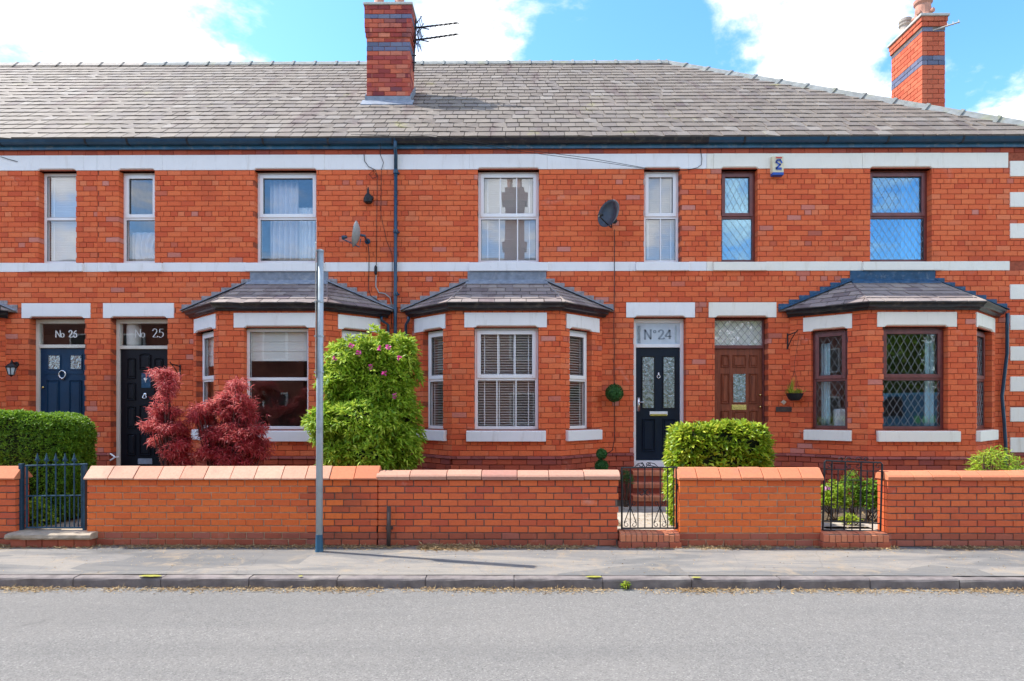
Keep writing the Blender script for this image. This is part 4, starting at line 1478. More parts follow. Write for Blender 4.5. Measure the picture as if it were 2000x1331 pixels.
WD = .145
DLAB = {'house26': 'navy panelled door with ring knocker', 'house25': 'black many-panelled door numbered 25', 'house24': 'black door with two long glass panes', 'house23': 'brown wooden door with one small glass pane'}
for key in KEYS:
    root = ROOT[key]
    a, b = DOORS[key]
    u0, u1 = X(a) + .003, X(b) - .003
    z0, z1 = ZD0[key], ZD1 - .003
    fm = {'house26': M['old_white'], 'house25': M['old_white'], 'house24': M['upvc'], 'house23': M['rosewood']}[key]
    fw = .062 if key != 'house23' else .03
    zt = {'house26': 2.975, 'house25': 2.955, 'house24': 2.975, 'house23': 2.955}[key]
    mb = MB()
    mb.fbox(MAIN, u0, u0 + fw, z0, z1, WD, WD + .1)
    mb.fbox(MAIN, u1 - fw, u1, z0, z1, WD, WD + .1)
    mb.fbox(MAIN, u0 + fw, u1 - fw, z1 - (.07 if key != 'house23' else .03), z1, WD, WD + .1)
    mb.fbox(MAIN, u0 + fw, u1 - fw, zt - .025, zt + .035, WD - .005, WD + .1)
    if key == 'house24': mb.fbox(MAIN, u0 - .01, u1 + .01, z0 - .02, z0 + .10, WD - .03, WD + .1)
    mb.build('door_frame', fm, root, bevel=.005)
    dz0 = z0 + (.105 if key == 'house24' else .0)
    dm = {'house26': M['door_blue'], 'house25': M['door_black'], 'house24': M['door_navy'], 'house23': M['wood']}[key]
    wd = WD + .03
    mb = MB()
    mb.fbox(MAIN, u0 + fw + .002, u1 - fw - .002, dz0, zt - .028, wd, wd + .045)
    door = mb.build('door', dm, root, bevel=.003)
    door['label'] = DLAB[key]
    # fanlight
    mb = MB()
    zf0, zf1 = zt + .036, z1 - (.07 if key != 'house23' else .03)
    gm = M['frosted_sky'] if key == 'house24' else M['glass_low']
    mb.fbox(MAIN, u0 + fw - .004, u1 - fw + .004, zf0 - .003, zf1 + .003, WD + .03, WD + .036)
    fan = mb.build('fanlight', gm, root)
    PZ = lambda px, py, w=wd: MAIN.uz(px, py, w)
    def panels(lst, mat, name='panel', arch=0.0):
        for (pa, pb, pt, pbm) in lst:
            ua, zt_ = PZ(pa, pt); ub, zb_ = PZ(pb, pbm)
            raised_panel(door, MAIN, ua, ub, zb_, zt_, wd, mat, name, arch=arch)
    def pane(pa, pb, pt, pbm, mat, rim=None):
        ua, zt_ = PZ(pa, pt); ub, zb_ = PZ(pb, pbm)
        q = MB(); q.fbox(MAIN, ua, ub, zb_, zt_, wd - .004, wd + .01); q.build('pane', mat, door)
        q = MB()
        t_ = .02
        q.fbox(MAIN, ua - t_, ua, zb_ - t_, zt_ + t_, wd - .012, wd); q.fbox(MAIN, ub, ub + t_, zb_ - t_, zt_ + t_, wd - .012, wd)
        q.fbox(MAIN, ua, ub, zt_, zt_ + t_, wd - .012, wd); q.fbox(MAIN, ua, ub, zb_ - t_, zb_, wd - .012, wd)
        q.build('pane_moulding', rim or dm, door, bevel=.004)
    if key == 'house26':
        pane(95, 117, 695, 721, M['glass_tex']); pane(138, 159, 695, 721, M['glass_tex'])
        panels([(92, 116, 743, 870), (136, 160, 743, 870)], dm)
        q = MB(); fbox_px(q, MAIN, 88, 162, 724, 731, wd - .008, wd); q.build('door_rail', dm, door, bevel=.002)
        c = PZ(124, 732)
        q = MB()
        q.tube([MAIN.P(c[0] + .060 * math.sin(t_ * math.pi / 10), c[1] + .068 * math.cos(t_ * math.pi / 10), wd - .03) for t_ in range(21)], .012, 8, False)
        q.lathe(MAIN.P(c[0], c[1] - .075, wd), [(.026, 0), (.024, .03), (.01, .045)], 12, axis=(0, -1, 0))
        q.build('knocker', M['chrome'], door, smooth=True)
        q = MB(); c = PZ(82, 757); q.lathe(MAIN.P(c[0] + .03, c[1], wd), [(.018, 0), (.02, .02), (.008, .03)], 10, axis=(0, -1, 0)); q.build('door_knob', M['brass'], door, smooth=True)
        uc = (u0 + u1) / 2
        cu, cz = MAIN.uz(126, 662, WD + .028)
        lettering('No', MAIN, MAIN.uz(115, 660, WD)[0], MAIN.uz(126, 659, WD)[1], .125, WD + .026, M['number_white'], fan, bold=.05)
        lettering('26', MAIN, MAIN.uz(140.5, 660, WD)[0], MAIN.uz(126, 659, WD)[1], .125, WD + .026, M['number_white'], fan, bold=.09, contrast=.10)
    if key == 'house25':
        rows = [(698, 740), (746, 783), (792, 837), (845, 890)]
        for (c0, c1) in ((249, 265), (302, 319)):
            panels([(c0, c1, t_ + 3, b_) for t_, b_ in rows], dm, arch=.012)
        panels([(273, 295, 693, 722)], dm, arch=.025)
        panels([(273, 295, 792, 837), (273, 295, 845, 890)], dm)
        q = MB(); fbox_px(q, MAIN, 276, 294, 729, 758, wd - .01, wd + .005); q.build('picture_pane', M['lead_blue'], door, bevel=.004)
        q = MB()
        c = PZ(285, 742)
        for t_ in range(5):
            an = -.9 + t_ * .45
            q.tube([MAIN.P(c[0], c[1] - .02, wd - .012), MAIN.P(c[0] + .04 * math.sin(an), c[1] + .035 * math.cos(an), wd - .012)], .008, 6)
        q.tube([MAIN.P(c[0], c[1] - .05, wd - .012), MAIN.P(c[0], c[1] - .01, wd - .012)], .006, 6)
        q.build('white_motif', M['number_white'], door)
        c = PZ(284, 773)
        q = MB()
        q.lathe(MAIN.P(c[0], c[1] + .02, wd), [(.035, 0), (.03, .02), (.012, .03)], 12, axis=(0, -1, 0))
        q.tube([MAIN.P(c[0] - .02, c[1] + .01, wd - .02), MAIN.P(c[0] - .035, c[1] - .04, wd - .03), MAIN.P(c[0], c[1] - .055, wd - .03), MAIN.P(c[0] + .035, c[1] - .04, wd - .03), MAIN.P(c[0] + .02, c[1] + .01, wd - .02)], .01, 6)
        q.build('knocker', M['chrome'], door, smooth=True)
        q = MB(); fbox_px(q, MAIN, 269, 297, 896, 907, wd - .012, wd); q.build('letter_plate', M['lead'], door, bevel=.004)
        c = PZ(284.5, 713)
        lettering('25', MAIN, c[0], c[1], .095, wd - .005, M['number_white'], door, bold=.10, contrast=.13, name='door_number')
        lettering('No', MAIN, MAIN.uz(272, 660, WD)[0], MAIN.uz(300, 659, WD)[1], .14, WD + .026, M['number_white'], fan, bold=.035, contrast=.05)
        lettering('25', MAIN, MAIN.uz(307.5, 660, WD)[0], MAIN.uz(300, 659, WD)[1], .155, WD + .026, M['number_white'], fan, bold=.04, contrast=.06, wid=1.1)
        # ornaments standing behind the fanlight
        q = MB(); c = at(262, 660, .33)
        q.lathe((c.x, .33, c.z - .16), [(.11, 0), (.12, .05), (.12, .38), (.10, .40)], 16)
        tag(q.build('lamp_shade', M['fabric_white'], smooth=True), 'woven pale lampshade behind the No 25 fanlight', 'lampshade')
    if key == 'house24':
        pane(1255, 1277, 698, 797, M['glass_tex'], M['door_black']); pane(1296, 1317, 698, 797, M['glass_tex'], M['door_black'])
        panels([(1254, 1279, 819, 882), (1294, 1319, 819, 882)], dm)
        c = PZ(1286, 736)
        q = MB()
        k = .033
        pts = [(0, k * 1.25), (k, 0), (0, -k * 1.25), (-k, 0), (0, k * 1.25)]
        for p_, q_ in zip(pts[:-1], pts[1:]):
            q.tube([MAIN.P(c[0] + p_[0], c[1] + p_[1], wd - .012), MAIN.P(c[0] + q_[0], c[1] + q_[1], wd - .012)], .009, 6)
        q.lathe(MAIN.P(c[0], c[1] + .055, wd), [(.02, 0), (.018, .018), (.006, .024)], 10, axis=(0, -1, 0))
        q.build('knocker', M['chrome'], door, smooth=True)
        q = MB(); fbox_px(q, MAIN, 1269, 1304, 804, 811, wd - .014, wd); q.build('letter_plate', M['number_white'], door, bevel=.004)
        q = MB(); fbox_px(q, MAIN, 1270, 1303, 809, 813, wd - .018, wd); q.build('letter_flap', M['brass'], door, bevel=.002)
        q = MB(); fbox_px(q, MAIN, 1245, 1250, 777, 804, wd - .01, wd)
        c = PZ(1248, 786)
        q.tube([MAIN.P(c[0], c[1], wd - .005), MAIN.P(c[0], c[1], wd - .05), MAIN.P(c[0] + .10, c[1], wd - .05)], .009, 8)
        q.build('handle', M['chrome'], door, smooth=True)
        lettering('N', MAIN, MAIN.uz(1266, 660, WD)[0], MAIN.uz(1285, 662.5, WD)[1], .165, WD + .026, M['etched'], fan, bold=.12, contrast=.08)
        lettering('\u00b0', MAIN, MAIN.uz(1280, 660, WD)[0], MAIN.uz(1285, 663, WD)[1], .165, WD + .026, M['etched'], fan, bold=.09, contrast=.06)
        lettering('24', MAIN, MAIN.uz(1299.5, 660, WD)[0], MAIN.uz(1285, 662.5, WD)[1], .165, WD + .026, M['etched'], fan, bold=.11, contrast=.08, wid=1.15)
        for (pa, pb) in ((1244.5, 1251), (1318, 1322)):
            q = MB(); fbox_px(q, MAIN, pa, pb, 636, 671, WD + .027, WD + .03); q.build('clear_strip', M['glass_up'], fan)
    if key == 'house23':
        rows = [(694, 718), (730, 789), (802, 868)]
        for (c0, c1) in ((1408, 1424), (1463, 1479)):
            panels([(c0, c1, t_, b_) for t_, b_ in rows], dm)
        panels([(1431, 1457, 694, 718), (1431, 1457, 804, 868)], dm)
        pane(1432, 1456, 731, 786, M['glass_tex'])
        q = MB(); fbox_px(q, MAIN, 1429, 1458, 791, 801, wd - .012, wd); q.build('letter_plate', M['brass'], door, bevel=.003)
        q = MB(); fbox_px(q, MAIN, 1433, 1454, 794, 798, wd - .015, wd - .012); q.build('letter_flap', M['brass'], door, bevel=.002)
        for py in (772, 795):
            q = MB(); c = PZ(1484, py)
            q.lathe(MAIN.P(c[0], c[1], wd), [(.018, 0), (.02, .025), (.012, .04)], 12, axis=(0, -1, 0)); q.build('door_knob', M['brass'], door, smooth=True)
        q = MB(); lattice(q, MAIN, u0 + fw, u1 - fw, zf0, zf1, WD + .026, dw=.125, dh=.17)
        q.build('leading', M['black_gutter'], fan)
        q = MB(); q.fbox(MAIN, u0 + fw, u1 - fw, zf0, zf1, WD + .05, WD + .055)
        q.build('fanlight_film', M['fabric_white'], root)

# ------------------------------------------------------------------ blinds and curtains
def inside(px0, px1, key=None):
    return X(px0) + .05, X(px1) - .05


zu0, zu1 = ZB1 + .03, ZF0 - .05
a, b = inside(933, 1053)
blind_slats('white slatted blind behind the large upper window of house 24', MAIN, a, b, zu0, zu1, .235, tilt=-.75, ladders=2)
a, b = inside(1258, 1329)
blind_slats('slatted blind behind the narrow upper window of house 24', MAIN, a, b, zu0, zu1, .235, tilt=-.75, ladders=2)
a, b = inside(75, 148)
blind_slats('pale slatted blind behind the leftmost narrow upper window', MAIN, a, b, zu0, zu1, .235, tilt=-1.3, pitch=.045, ladders=2)
a, b = inside(497, 618)
curtain('grey eyelet curtain bunched across the top left of the wide upper window', MAIN, a + .10, a + .62, ZB1 + .06, zu1 - .03, .32, M['fabric_grey'], 5, .045, 'curtains in the upper window of house 25')
curtain('plain pale curtain filling the right of the wide upper window', MAIN, a + .55, b, ZB1 + .06, zu1 - .5, .36, M['fabric_white'], 6, .02, 'curtains in the upper window of house 25')
a, b = inside(232, 302)
curtain('looped net curtain low in the narrow upper window of house 25', MAIN, a, b, ZB1 + .05, ZB1 + .62, .3, M['fabric_grey'], 4, .03, None, narrow=.5)
a, b = inside(1700, 1820)
curtain('pale curtain at the right of the wide leaded upper window', MAIN, b - .28, b, zu0, zu1, .32, M['fabric_aqua'], 3, .03, 'curtains of house 23')
fL, fF, fR = BFR['house24']
for fr, k, lb in ((fL, 'lo', 'left side'), (fF, 'fo', 'front'), (fR, 'ro', 'right side')):
    a, b = max(.06, fr.u(BAYPX['house24'][k][0])), min(fr.L - .06, fr.u(BAYPX['house24'][k][1]))
    blind_slats('white slatted blind in the %s window of the middle bay' % lb, fr, a + .04, b - .04, ZW0 + .05, ZW1 - .04, .20, tilt=-.55 if k == 'fo' else -.35, pitch=.043, ladders=4 if k == 'fo' else 2)
fL, fF, fR = BFR['house25']
def roman(label, fr, k, zb):
    a, b = max(.06, fr.u(BAYPX['house25'][k][0])), min(fr.L - .06, fr.u(BAYPX['house25'][k][1]))
    t = thing('roman_blind', label, 'blind', fr.P((a + b) / 2, zb, .26), 'roman blinds in the bay of house 25')
    n_ = 3
    for i in range(n_):
        q = MB()
        z_1 = ZW1 - .03 - (ZW1 - .03 - zb) * i / n_ * 1.0
        z_0 = ZW1 - .03 - (ZW1 - .03 - zb) * (i + 1) / n_
        P = fr.P
        q.hexa([P(a + .03, z_0 - .015, .190), P(b - .03, z_0 - .015, .190), P(b - .03, z_0 - .015, .20), P(a + .03, z_0 - .015, .20), P(a + .03, z_1, .20), P(b - .03, z_1, .20), P(b - .03, z_1, .21), P(a + .03, z_1, .21)])
        q.build('fold', M['fabric_white'], t)
roman('cream roman blind across the top of the wide bay window', fF, 'fo', fF.uz(540, 704, .20)[1])
roman('cream roman blind in the left side light of the bay', fL, 'lo', 2.62)
roman('cream roman blind in the right side light of the bay', fR, 'ro', 2.62)
fL, fF, fR = BFR['house23']
a, b = fF.u(1726), fF.u(1852)
curtain('narrow aqua curtain at the right of the leaded bay front', fF, b - .20, b - .05, ZW0 + .05, ZW1 - .1, .26, M['fabric_aqua'], 2, .02, 'curtains of house 23')
a, b = max(.06, fL.u(1584)), min(fL.L - .06, fL.u(1655))
curtain('narrow aqua curtain in the left leaded side window', fL, a + .10, a + .24, ZW0 + .05, ZW1 - .2, .26, M['fabric_aqua'], 2, .02, 'curtains of house 23')
q = MB()
c = fL.P(fL.L * .62, 1.45, .45)
q.box(c[0] - .16, c[0] + .16, c[1] - .08, c[1] + .08, 1.45, 1.86)
tag(q.build('cushion', M['fabric_white'], bevel=.05), 'pale cushion behind the left leaded side window', 'cushion')

# ------------------------------------------------------------------ pipes, cables, wall fittings
q = MB()
yy = -.07
q.tube([at(772, 276, -.14), at(772, 290, -.13), at(773, 303, -.07), at(773, 330, yy)], .032, 12)
q.tube([at(773, 330, yy), at(772, 655, yy), (at(772, 655, yy).x, yy, .27)], .030, 12)
pipe = q.build('downpipe', M['navy'], ROOT['house24'], smooth=True)
for py in (336, 452, 574):
    q = MB(); c = at(773, py, yy)
    q.lathe(c, [(.040, -.03), (.043, 0), (.040, .03)], 12)
    q.box(c.x - .055, c.x + .055, -.02, -.0, c.z - .012, c.z + .012)
    q.build('pipe_collar', M['navy'], pipe, smooth=False)
for (px, hk, y_, top, bot, mt) in ((757, 'house25', -.10, 618, 905, 'navy'), (792, 'house24', -.10, 618, 905, 'navy')):
    q = MB()
    g = at(px, top, y_)
    q.tube([(g.x - (.10 if px == 757 else -.06), -.14, 3.46), (g.x - (.10 if px == 757 else -.06), -.14, 3.40), (g.x, -.06, 3.33), (g.x, -.06, .27)], .026, 10)
    q.build('downpipe', M[mt], ROOT[hk], smooth=True)
q = MB()
q.tube([at(1968, 612, -.10), at(1967, 640, -.06), at(1967, 690, -.06), at(1961, 740, -.05), at(1957, 775, -.05), at(1961, 820, -.05), at(1964, 868, -.05), (X(1964, -.05), -.05, .27)], .028, 10)
q.build('downpipe', M['navy'], ROOT['house23'], smooth=True)


def cable(label, pts, r=.006, mat='cable', y=-.02, **kw):
    q = MB()
    q.tube([at(p_[0], p_[1], p_[2] if len(p_) > 2 else y) for p_ in pts], r, 6)
    return tag(q.build('cable', M[mat], smooth=True), label, 'cable', **kw)


cable('black cable running from the dark dish down past the topiary ball', [(1200, 449), (1200, 560), (1199, 640), (1200, 690), (1199, 720), (1200, 760), (1200, 860), (1196, 880), (1188, 885), (1176, 886)], .008, y=-.055)
cable('black cable looping below the white band then down beside the left dish', [(711, 302), (712, 315), (720, 326), (733, 332), (738, 345), (728, 349), (721, 341), (729, 333), (737, 345), (736, 420), (735, 520)], .0055)
cable('thin cable dropping from the gutter beside the navy downpipe', [(743, 275, -.14), (743, 303), (749, 318), (745, 332), (744, 420), (755, 470), (766, 498), (766, 560), (764, 640)], .0045)
cable('black cable from the grey dish to the bay roof', [(719, 478), (721, 500), (720, 565), (724, 578), (745, 592), (757, 600)], .0065)
cable('grey conduit cable curling beside the downpipe', [(735, 525), (734, 560), (740, 572), (752, 574), (762, 582), (766, 600)], .011, 'dish_grey')
q = MB()
for dz in (0, 14):
    q.tube([at(p_, 0, 0) for p_ in ()] or [(X(690), -.16, Z(270)), (X(850), -.45, Z(286 + dz * .3)), (X(1000), -.30, Z(304 + dz * .3)), (X(1150), -.18, Z(318 + dz * .3)), (X(1262), -.03, Z(331 + dz * .1))], .0045, 5)
tag(q.build('overhead_wire', M['cable'], smooth=True), 'twin wires sagging along the frieze to the narrow upper window', 'wire')
cable('thin cable on the frieze by the brown narrow window', [(1368, 292), (1371, 310), (1370, 322), (1362, 328), (1340, 333), (1270, 334)], .005)
cable('short wire stub on the frieze at the top left', [(0, 306), (15, 311), (34, 316)], .005)

# satellite dishes
def dish(name, label, centre, normal, r, mat, wallpt, arm_mat, squash=1.12):
    n_ = Vector(normal).normalized()
    c = Vector(centre)
    t = thing(name, label, 'satellite dish', wallpt)
    q = MB()
    prof = [(.001, .0), (r * .35, .008), (r * .65, .03), (r * .85, .055), (r, .08), (r * 1.015, .078), (r * .85, .045), (r * .5, .008), (.001, -.014)]
    q.lathe(c, prof, 28, axis=n_)
    o = q.build('reflector', M[mat], t, smooth=True)
    back = c - n_ * .02
    q = MB()
    q.tube([back, back - n_ * .07, Vector(wallpt) + Vector((0, -.10, 0)), Vector(wallpt)], .02, 8)
    q.lathe(Vector(wallpt), [(.05, 0), (.05, .015)], 10, axis=(0, -1, 0))
    q.build('wall_bracket', M[arm_mat], t, smooth=False)
    q = MB()
    foot = c - Vector((0, 0, r * .95)) - n_ * .0
    tip = c + n_ * (r * 1.35) - Vector((0, 0, r * .55))
    q.tube([back - Vector((0, 0, r * .3)), foot, tip], .011, 6)
    q.build('feed_arm', M[arm_mat], t)
    q = MB()
    q.lathe(tip - n_ * .0 + Vector((0, 0, .02)), [(.028, 0), (.032, .04), (.02, .09)], 10, axis=-n_ + Vector((0, 0, .3)))
    q.build('receiver', M[arm_mat], t)
    return t


c = at(702, 459, -.32)
dish('satellite_dish', 'grey satellite dish seen edge-on beside the navy downpipe', c, (-.97, -.10, .16), .22, 'dish_grey', tuple(at(718, 472, 0)), 'navy')
c = at(1194, 420, -.30)
dish('satellite_dish', 'dark satellite dish left of the narrow upper window of house 24', c, (-.74, -.64, .14), .235, 'dish_dark', tuple(at(1200, 432, 0)), 'black_iron')

# alarm box
t = thing('alarm_box', 'cream burglar alarm box with a blue emblem high on the brickwork', 'alarm box', at(1520, 342, 0))
q = MB()
P0, P1 = at(1509, 337, -.09), at(1531, 305, -.09)
q.hexa([(P0.x, -.09, P0.z), (P1.x, -.09, P0.z), (P1.x + .01, 0, P0.z), (P0.x - .01, 0, P0.z), (P0.x, -.075, P1.z), (P1.x, -.075, P1.z), (P1.x + .01, 0, P1.z + .01), (P0.x - .01, 0, P1.z + .01)])
q.build('case', M['alarm_cream'], t, bevel=.008)
q = MB(); q.box(P0.x + .0, P1.x, -.092, 0, P0.z - .045, P0.z); q.build('strobe', M['logo_blue'], t, bevel=.006)
fa = Fr((0, -.093), (1, 0))
def stroke(mat, pts, w_, name):
    q = MB()
    for a, b in zip(pts[:-1], pts[1:]):
        A_, B_ = at(a[0], a[1], -.094), at(b[0], b[1], -.094)
        d = (B_ - A_); n_ = Vector((-d.z, 0, d.x)).normalized() * w_ / 2
        e = d.normalized() * w_ * .3
        A_, B_ = A_ - e, B_ + e
        q.add([A_ - n_, B_ - n_, B_ + n_, A_ + n_], [(0, 1, 2, 3)])
    return q.build(name, mat, t)
stroke(M['logo_red'], [(1516, 308), (1527, 308)], .022, 'red_word')
stroke(M['logo_blue'], [(1527, 318), (1524, 312.5), (1518, 313), (1516, 317), (1524, 322), (1516, 329), (1526, 329)], .028, 'emblem')
stroke(M['logo_blue'], [(1515.5, 332), (1527, 332)], .01, 'emblem_base')

# wall lamp on the left
t = thing('wall_lantern', 'small black wall lantern left of the navy door', 'lantern', at(30, 712, 0))
q = MB()
w = at(32, 712, 0); c = at(22, 722, -.16)
q.lathe(w, [(.05, 0), (.045, .02)], 10, axis=(0, -1, 0))
q.tube([w, (w.x, -.08, w.z + .03), (c.x + .01, -.16, c.z + .15), (c.x, -.16, c.z + .10)], .012, 6)
q.build('bracket', M['black_iron'], t)
q = MB(); q.lathe((c.x, -.16, c.z + .03), [(.085, 0), (.09, .015), (.05, .06), (.015, .085), (.01, .11)], 6); q.build('hood', M['black_iron'], t)
q = MB(); q.lathe((c.x, -.16, c.z - .09), [(.045, 0), (.075, .12)], 6); q.build('glass_body', M['frosted_sky'], t)
q = MB()
for k in range(6):
    an = 2 * math.pi * k / 6
    q.tube([(c.x + .046 * math.cos(an), -.16 + .046 * math.sin(an), c.z - .09), (c.x + .078 * math.cos(an), -.16 + .078 * math.sin(an), c.z + .03)], .006, 4)
q.lathe((c.x, -.16, c.z - .13), [(.004, 0), (.02, .02), (.05, .04)], 6)
q.build('cage', M['black_iron'], t)

# fitting on the wall near the left dish
q = MB(); c = at(719, 383, -.05)
q.lathe((c.x, -.05, c.z - .13), [(.05, 0), (.075, .02), (.08, .08), (.055, .14), (.022, .18), (.018, .24), (.006, .29)], 10)
q.box(c.x + .03, c.x + .085, -.08, 0, c.z - .06, c.z - .01)
tag(q.build('wall_fitting', M['black_iron'], smooth=False), 'small dark bell-shaped fitting on the brick above the left dish', 'fitting')
q = MB(); c = at(734, 529, -.03)
q.lathe((c.x, -.035, c.z - .07), [(.018, 0), (.026, .02), (.026, .13), (.012, .16)], 10)
tag(q.build('cable_clamp', M['cable'], smooth=True), 'black tubular cable joint on the white band by the downpipe', 'fitting')


def hang_bracket(label, px, py, w_, h_, group='hanging basket brackets', flip=1):
    t = thing('basket_bracket', label, 'bracket', at(px, py, 0), group)
    o = at(px, py, 0)
    q = MB(); q.box(o.x - .012, o.x + .012, -.012, 0, o.z - h_, o.z + .02); q.build('back_plate', M['black_iron'], t)
    q = MB(); q.tube([(o.x, -.01, o.z - h_ * .05), (o.x + flip * w_, -.22, o.z + .02), (o.x + flip * w_, -.25, o.z + .05)], .010, 6); q.build('arm', M['black_iron'], t)
    q = MB(); q.tube([(o.x, -.01, o.z - h_ * .9), (o.x + flip * w_ * .4, -.10, o.z - h_ * .35), (o.x + flip * w_ * .8, -.19, o.z)], .008, 6); q.build('brace', M['black_iron'], t)


hang_bracket('black basket bracket between the door of 25 and its bay', 352, 715, -.04, .24)
hang_bracket('black basket bracket right of the brown wooden door', 1538, 654, .06, .26)


def leaves(name, pts, dirs, L_, W_, mat, parent, fold=.25, jitter=.25, kind=None, droop=0.0, origin=None):
    n_ = len(pts)
    L = L_ * rng.uniform(1 - jitter, 1 + jitter, n_)[:, None]
    Wd = W_ * rng.uniform(.8, 1.2, n_)[:, None]
    d = dirs / np.linalg.norm(dirs, axis=1)[:, None]
    r_ = rng.normal(size=(n_, 3)) * .5 + np.array([0, 0, 1.0])
    s_ = np.cross(d, r_); s_ /= np.linalg.norm(s_, axis=1)[:, None] + 1e-9
    nn = np.cross(s_, d)
    p0 = pts
    tip = pts + d * L + np.array([0, 0, -1.0]) * (droop * L)
    mid = pts + d * L * .5 + nn * (Wd * fold)
    a = pts + d * L * .45 + s_ * Wd * .5
    b = pts + d * L * .45 - s_ * Wd * .5
    V = np.stack([p0, a, tip, b, mid], 1).reshape(-1, 3)
    if origin is not None: V = V - np.array(origin)
    base = np.arange(n_)[:, None, None] * 5
    Fc = np.array([[0, 1, 4], [1, 2, 4], [0, 4, 3], [4, 2, 3]])[None] + base
    Fc = Fc.reshape(-1, 3)
    me = bpy.data.meshes.new(name)
    me.vertices.add(len(V)); me.vertices.foreach_set('co', V.ravel())
    me.loops.add(len(Fc) * 3); me.loops.foreach_set('vertex_index', Fc.ravel().astype(np.int32))
    me.polygons.add(len(Fc))
    me.polygons.foreach_set('loop_start', np.arange(len(Fc), dtype=np.int32) * 3)
    me.update(calc_edges=True)
    me.validate()
    o = link(name, me, parent, mat, origin)
    if kind: o['kind'] = kind
    return o


def on_super(n_, c, r, e=2.0, lo=.8, hi=1.03, nz=.12, zmin=-1.0, seed=0.0, fq=2.2):
    v = rng.uniform(-1, 1, (n_, 3))
    ax = rng.integers(0, 3, n_)
    v[np.arange(n_), ax] = np.sign(v[np.arange(n_), ax]) if False else np.where(rng.random(n_) < .5, -1, 1)
    if e <= 2.5:
        v = rng.normal(size=(n_, 3))
    k = (np.abs(v) ** e).sum(1) ** (1 / e)
    v = v / k[:, None]
    v = v[v[:, 2] > zmin]
    p_ = v * np.array(r)
    g = np.sign(v) * np.abs(v) ** (e - 1) / np.array(r)
    g /= np.linalg.norm(g, axis=1)[:, None]
    nv = np.array([noise.noise(Vector(tuple(q_ * fq + seed))) for q_ in (p_ + np.array(c))])
    nv += .5 * np.array([noise.noise(Vector(tuple(q_ * fq * 3 + seed))) for q_ in (p_ + np.array(c))])
    s_ = rng.uniform(lo, hi, len(v)) ** .6
    p_ = p_ * s_[:, None] + g * (nv * nz)[:, None]
    return p_ + np.array(c), g


def rosettes(P, N, k, spread=.9):
    """k leaves round each twig end"""
    n_ = len(P)
    a = rng.normal(size=(n_, 3)); t1 = np.cross(N, a); t1 /= np.linalg.norm(t1, axis=1)[:, None]
    t2 = np.cross(N, t1)
    Ps, Ds = [], []
    for i in range(k):
        an = 2 * np.pi * i / k + rng.uniform(-.3, .3, n_)
        d = N * rng.uniform(.2, .8, n_)[:, None] + (t1 * np.cos(an)[:, None] + t2 * np.sin(an)[:, None]) * spread
        Ps.append(P + rng.normal(0, .006, P.shape)); Ds.append(d)
    return np.concatenate(Ps), np.concatenate(Ds)


def core_blob(name, c, r, e, mat, parent, k=.80):
    q = MB()
    vs, fs = [], []
    n1, n2 = 18, 12
    for i in range(n2 + 1):
        ph = -math.pi / 2 + math.pi * i / n2
        for j in range(n1):
            th = 2 * math.pi * j / n1
            v = Vector((math.cos(ph) * math.cos(th), math.cos(ph) * math.sin(th), math.sin(ph)))
            kk = (abs(v.x) ** e + abs(v.y) ** e + abs(v.z) ** e) ** (1 / e)
            v /= kk
            w_ = k * (1 + .18 * noise.noise(v * 2.3 + Vector(c)))
            vs.append((c[0] + v.x * r[0] * w_, c[1] + v.y * r[1] * w_, c[2] + v.z * r[2] * w_))
    for i in range(n2):
        for j in range(n1):
            fs.append((i * n1 + j, i * n1 + (j + 1) % n1, (i + 1) * n1 + (j + 1) % n1, (i + 1) * n1 + j))
    q.add(vs, fs)
    return q


# hanging and standing topiary
def topiary_ball(px, py, y, rpx, t, name='leaf_ball', n_=2600, L=.022):
    c = at(px, py, y); r = (at(px + rpx, py, y) - c).length
    q = core_blob('core', c, (r, r, r), 2, M['leaf_dark'], t, .88)
    q.build('core', M['leaf_dark'], t, smooth=True)
    P_, N_ = on_super(n_, c, (r, r, r), 2.0, .88, 1.0, .0)
    leaves('foliage', P_, N_ + rng.normal(0, .8, N_.shape), L, .012, M['leaf_dark'], t, kind=None)
    return c, r


t = thing('topiary_ball', 'round dark green topiary ball hanging left of the door of 24', 'topiary', at(1200, 785, -.2))
c, r = topiary_ball(1200, 768, -.2, 16.5, t)
q = MB(); q.tube([c + Vector((0, 0, r)), (c.x, -.2, Z(715, -.2)), (c.x, -.02, Z(700, 0))], .004, 5)
q.tube([c + Vector((0, 0, r + .03)), c + Vector((0, 0, r - .02))], .012, 6)
q.build('hanging_chain', M['cable'], t)
t = thing('topiary_plant', 'small topiary of two stacked green balls behind the garden wall', 'topiary', (X(1175, -1.3), -1.3, .28))
c1, r1 = topiary_ball(1175, 887, -1.3, 9.5, t, n_=1100)
c2, r2 = topiary_ball(1175, 911, -1.3, 12, t, n_=1500)
q = MB(); q.tube([(c1.x, -1.3, .5), (c1.x, -1.3, c1.z)], .012, 6); q.build('stem', M['bark'], t)
q = MB(); q.lathe((c1.x, -1.3, .27), [(.10, 0), (.15, .28), (.16, .30), (.14, .30)], 14); q.build('pot', M['pot'], t)

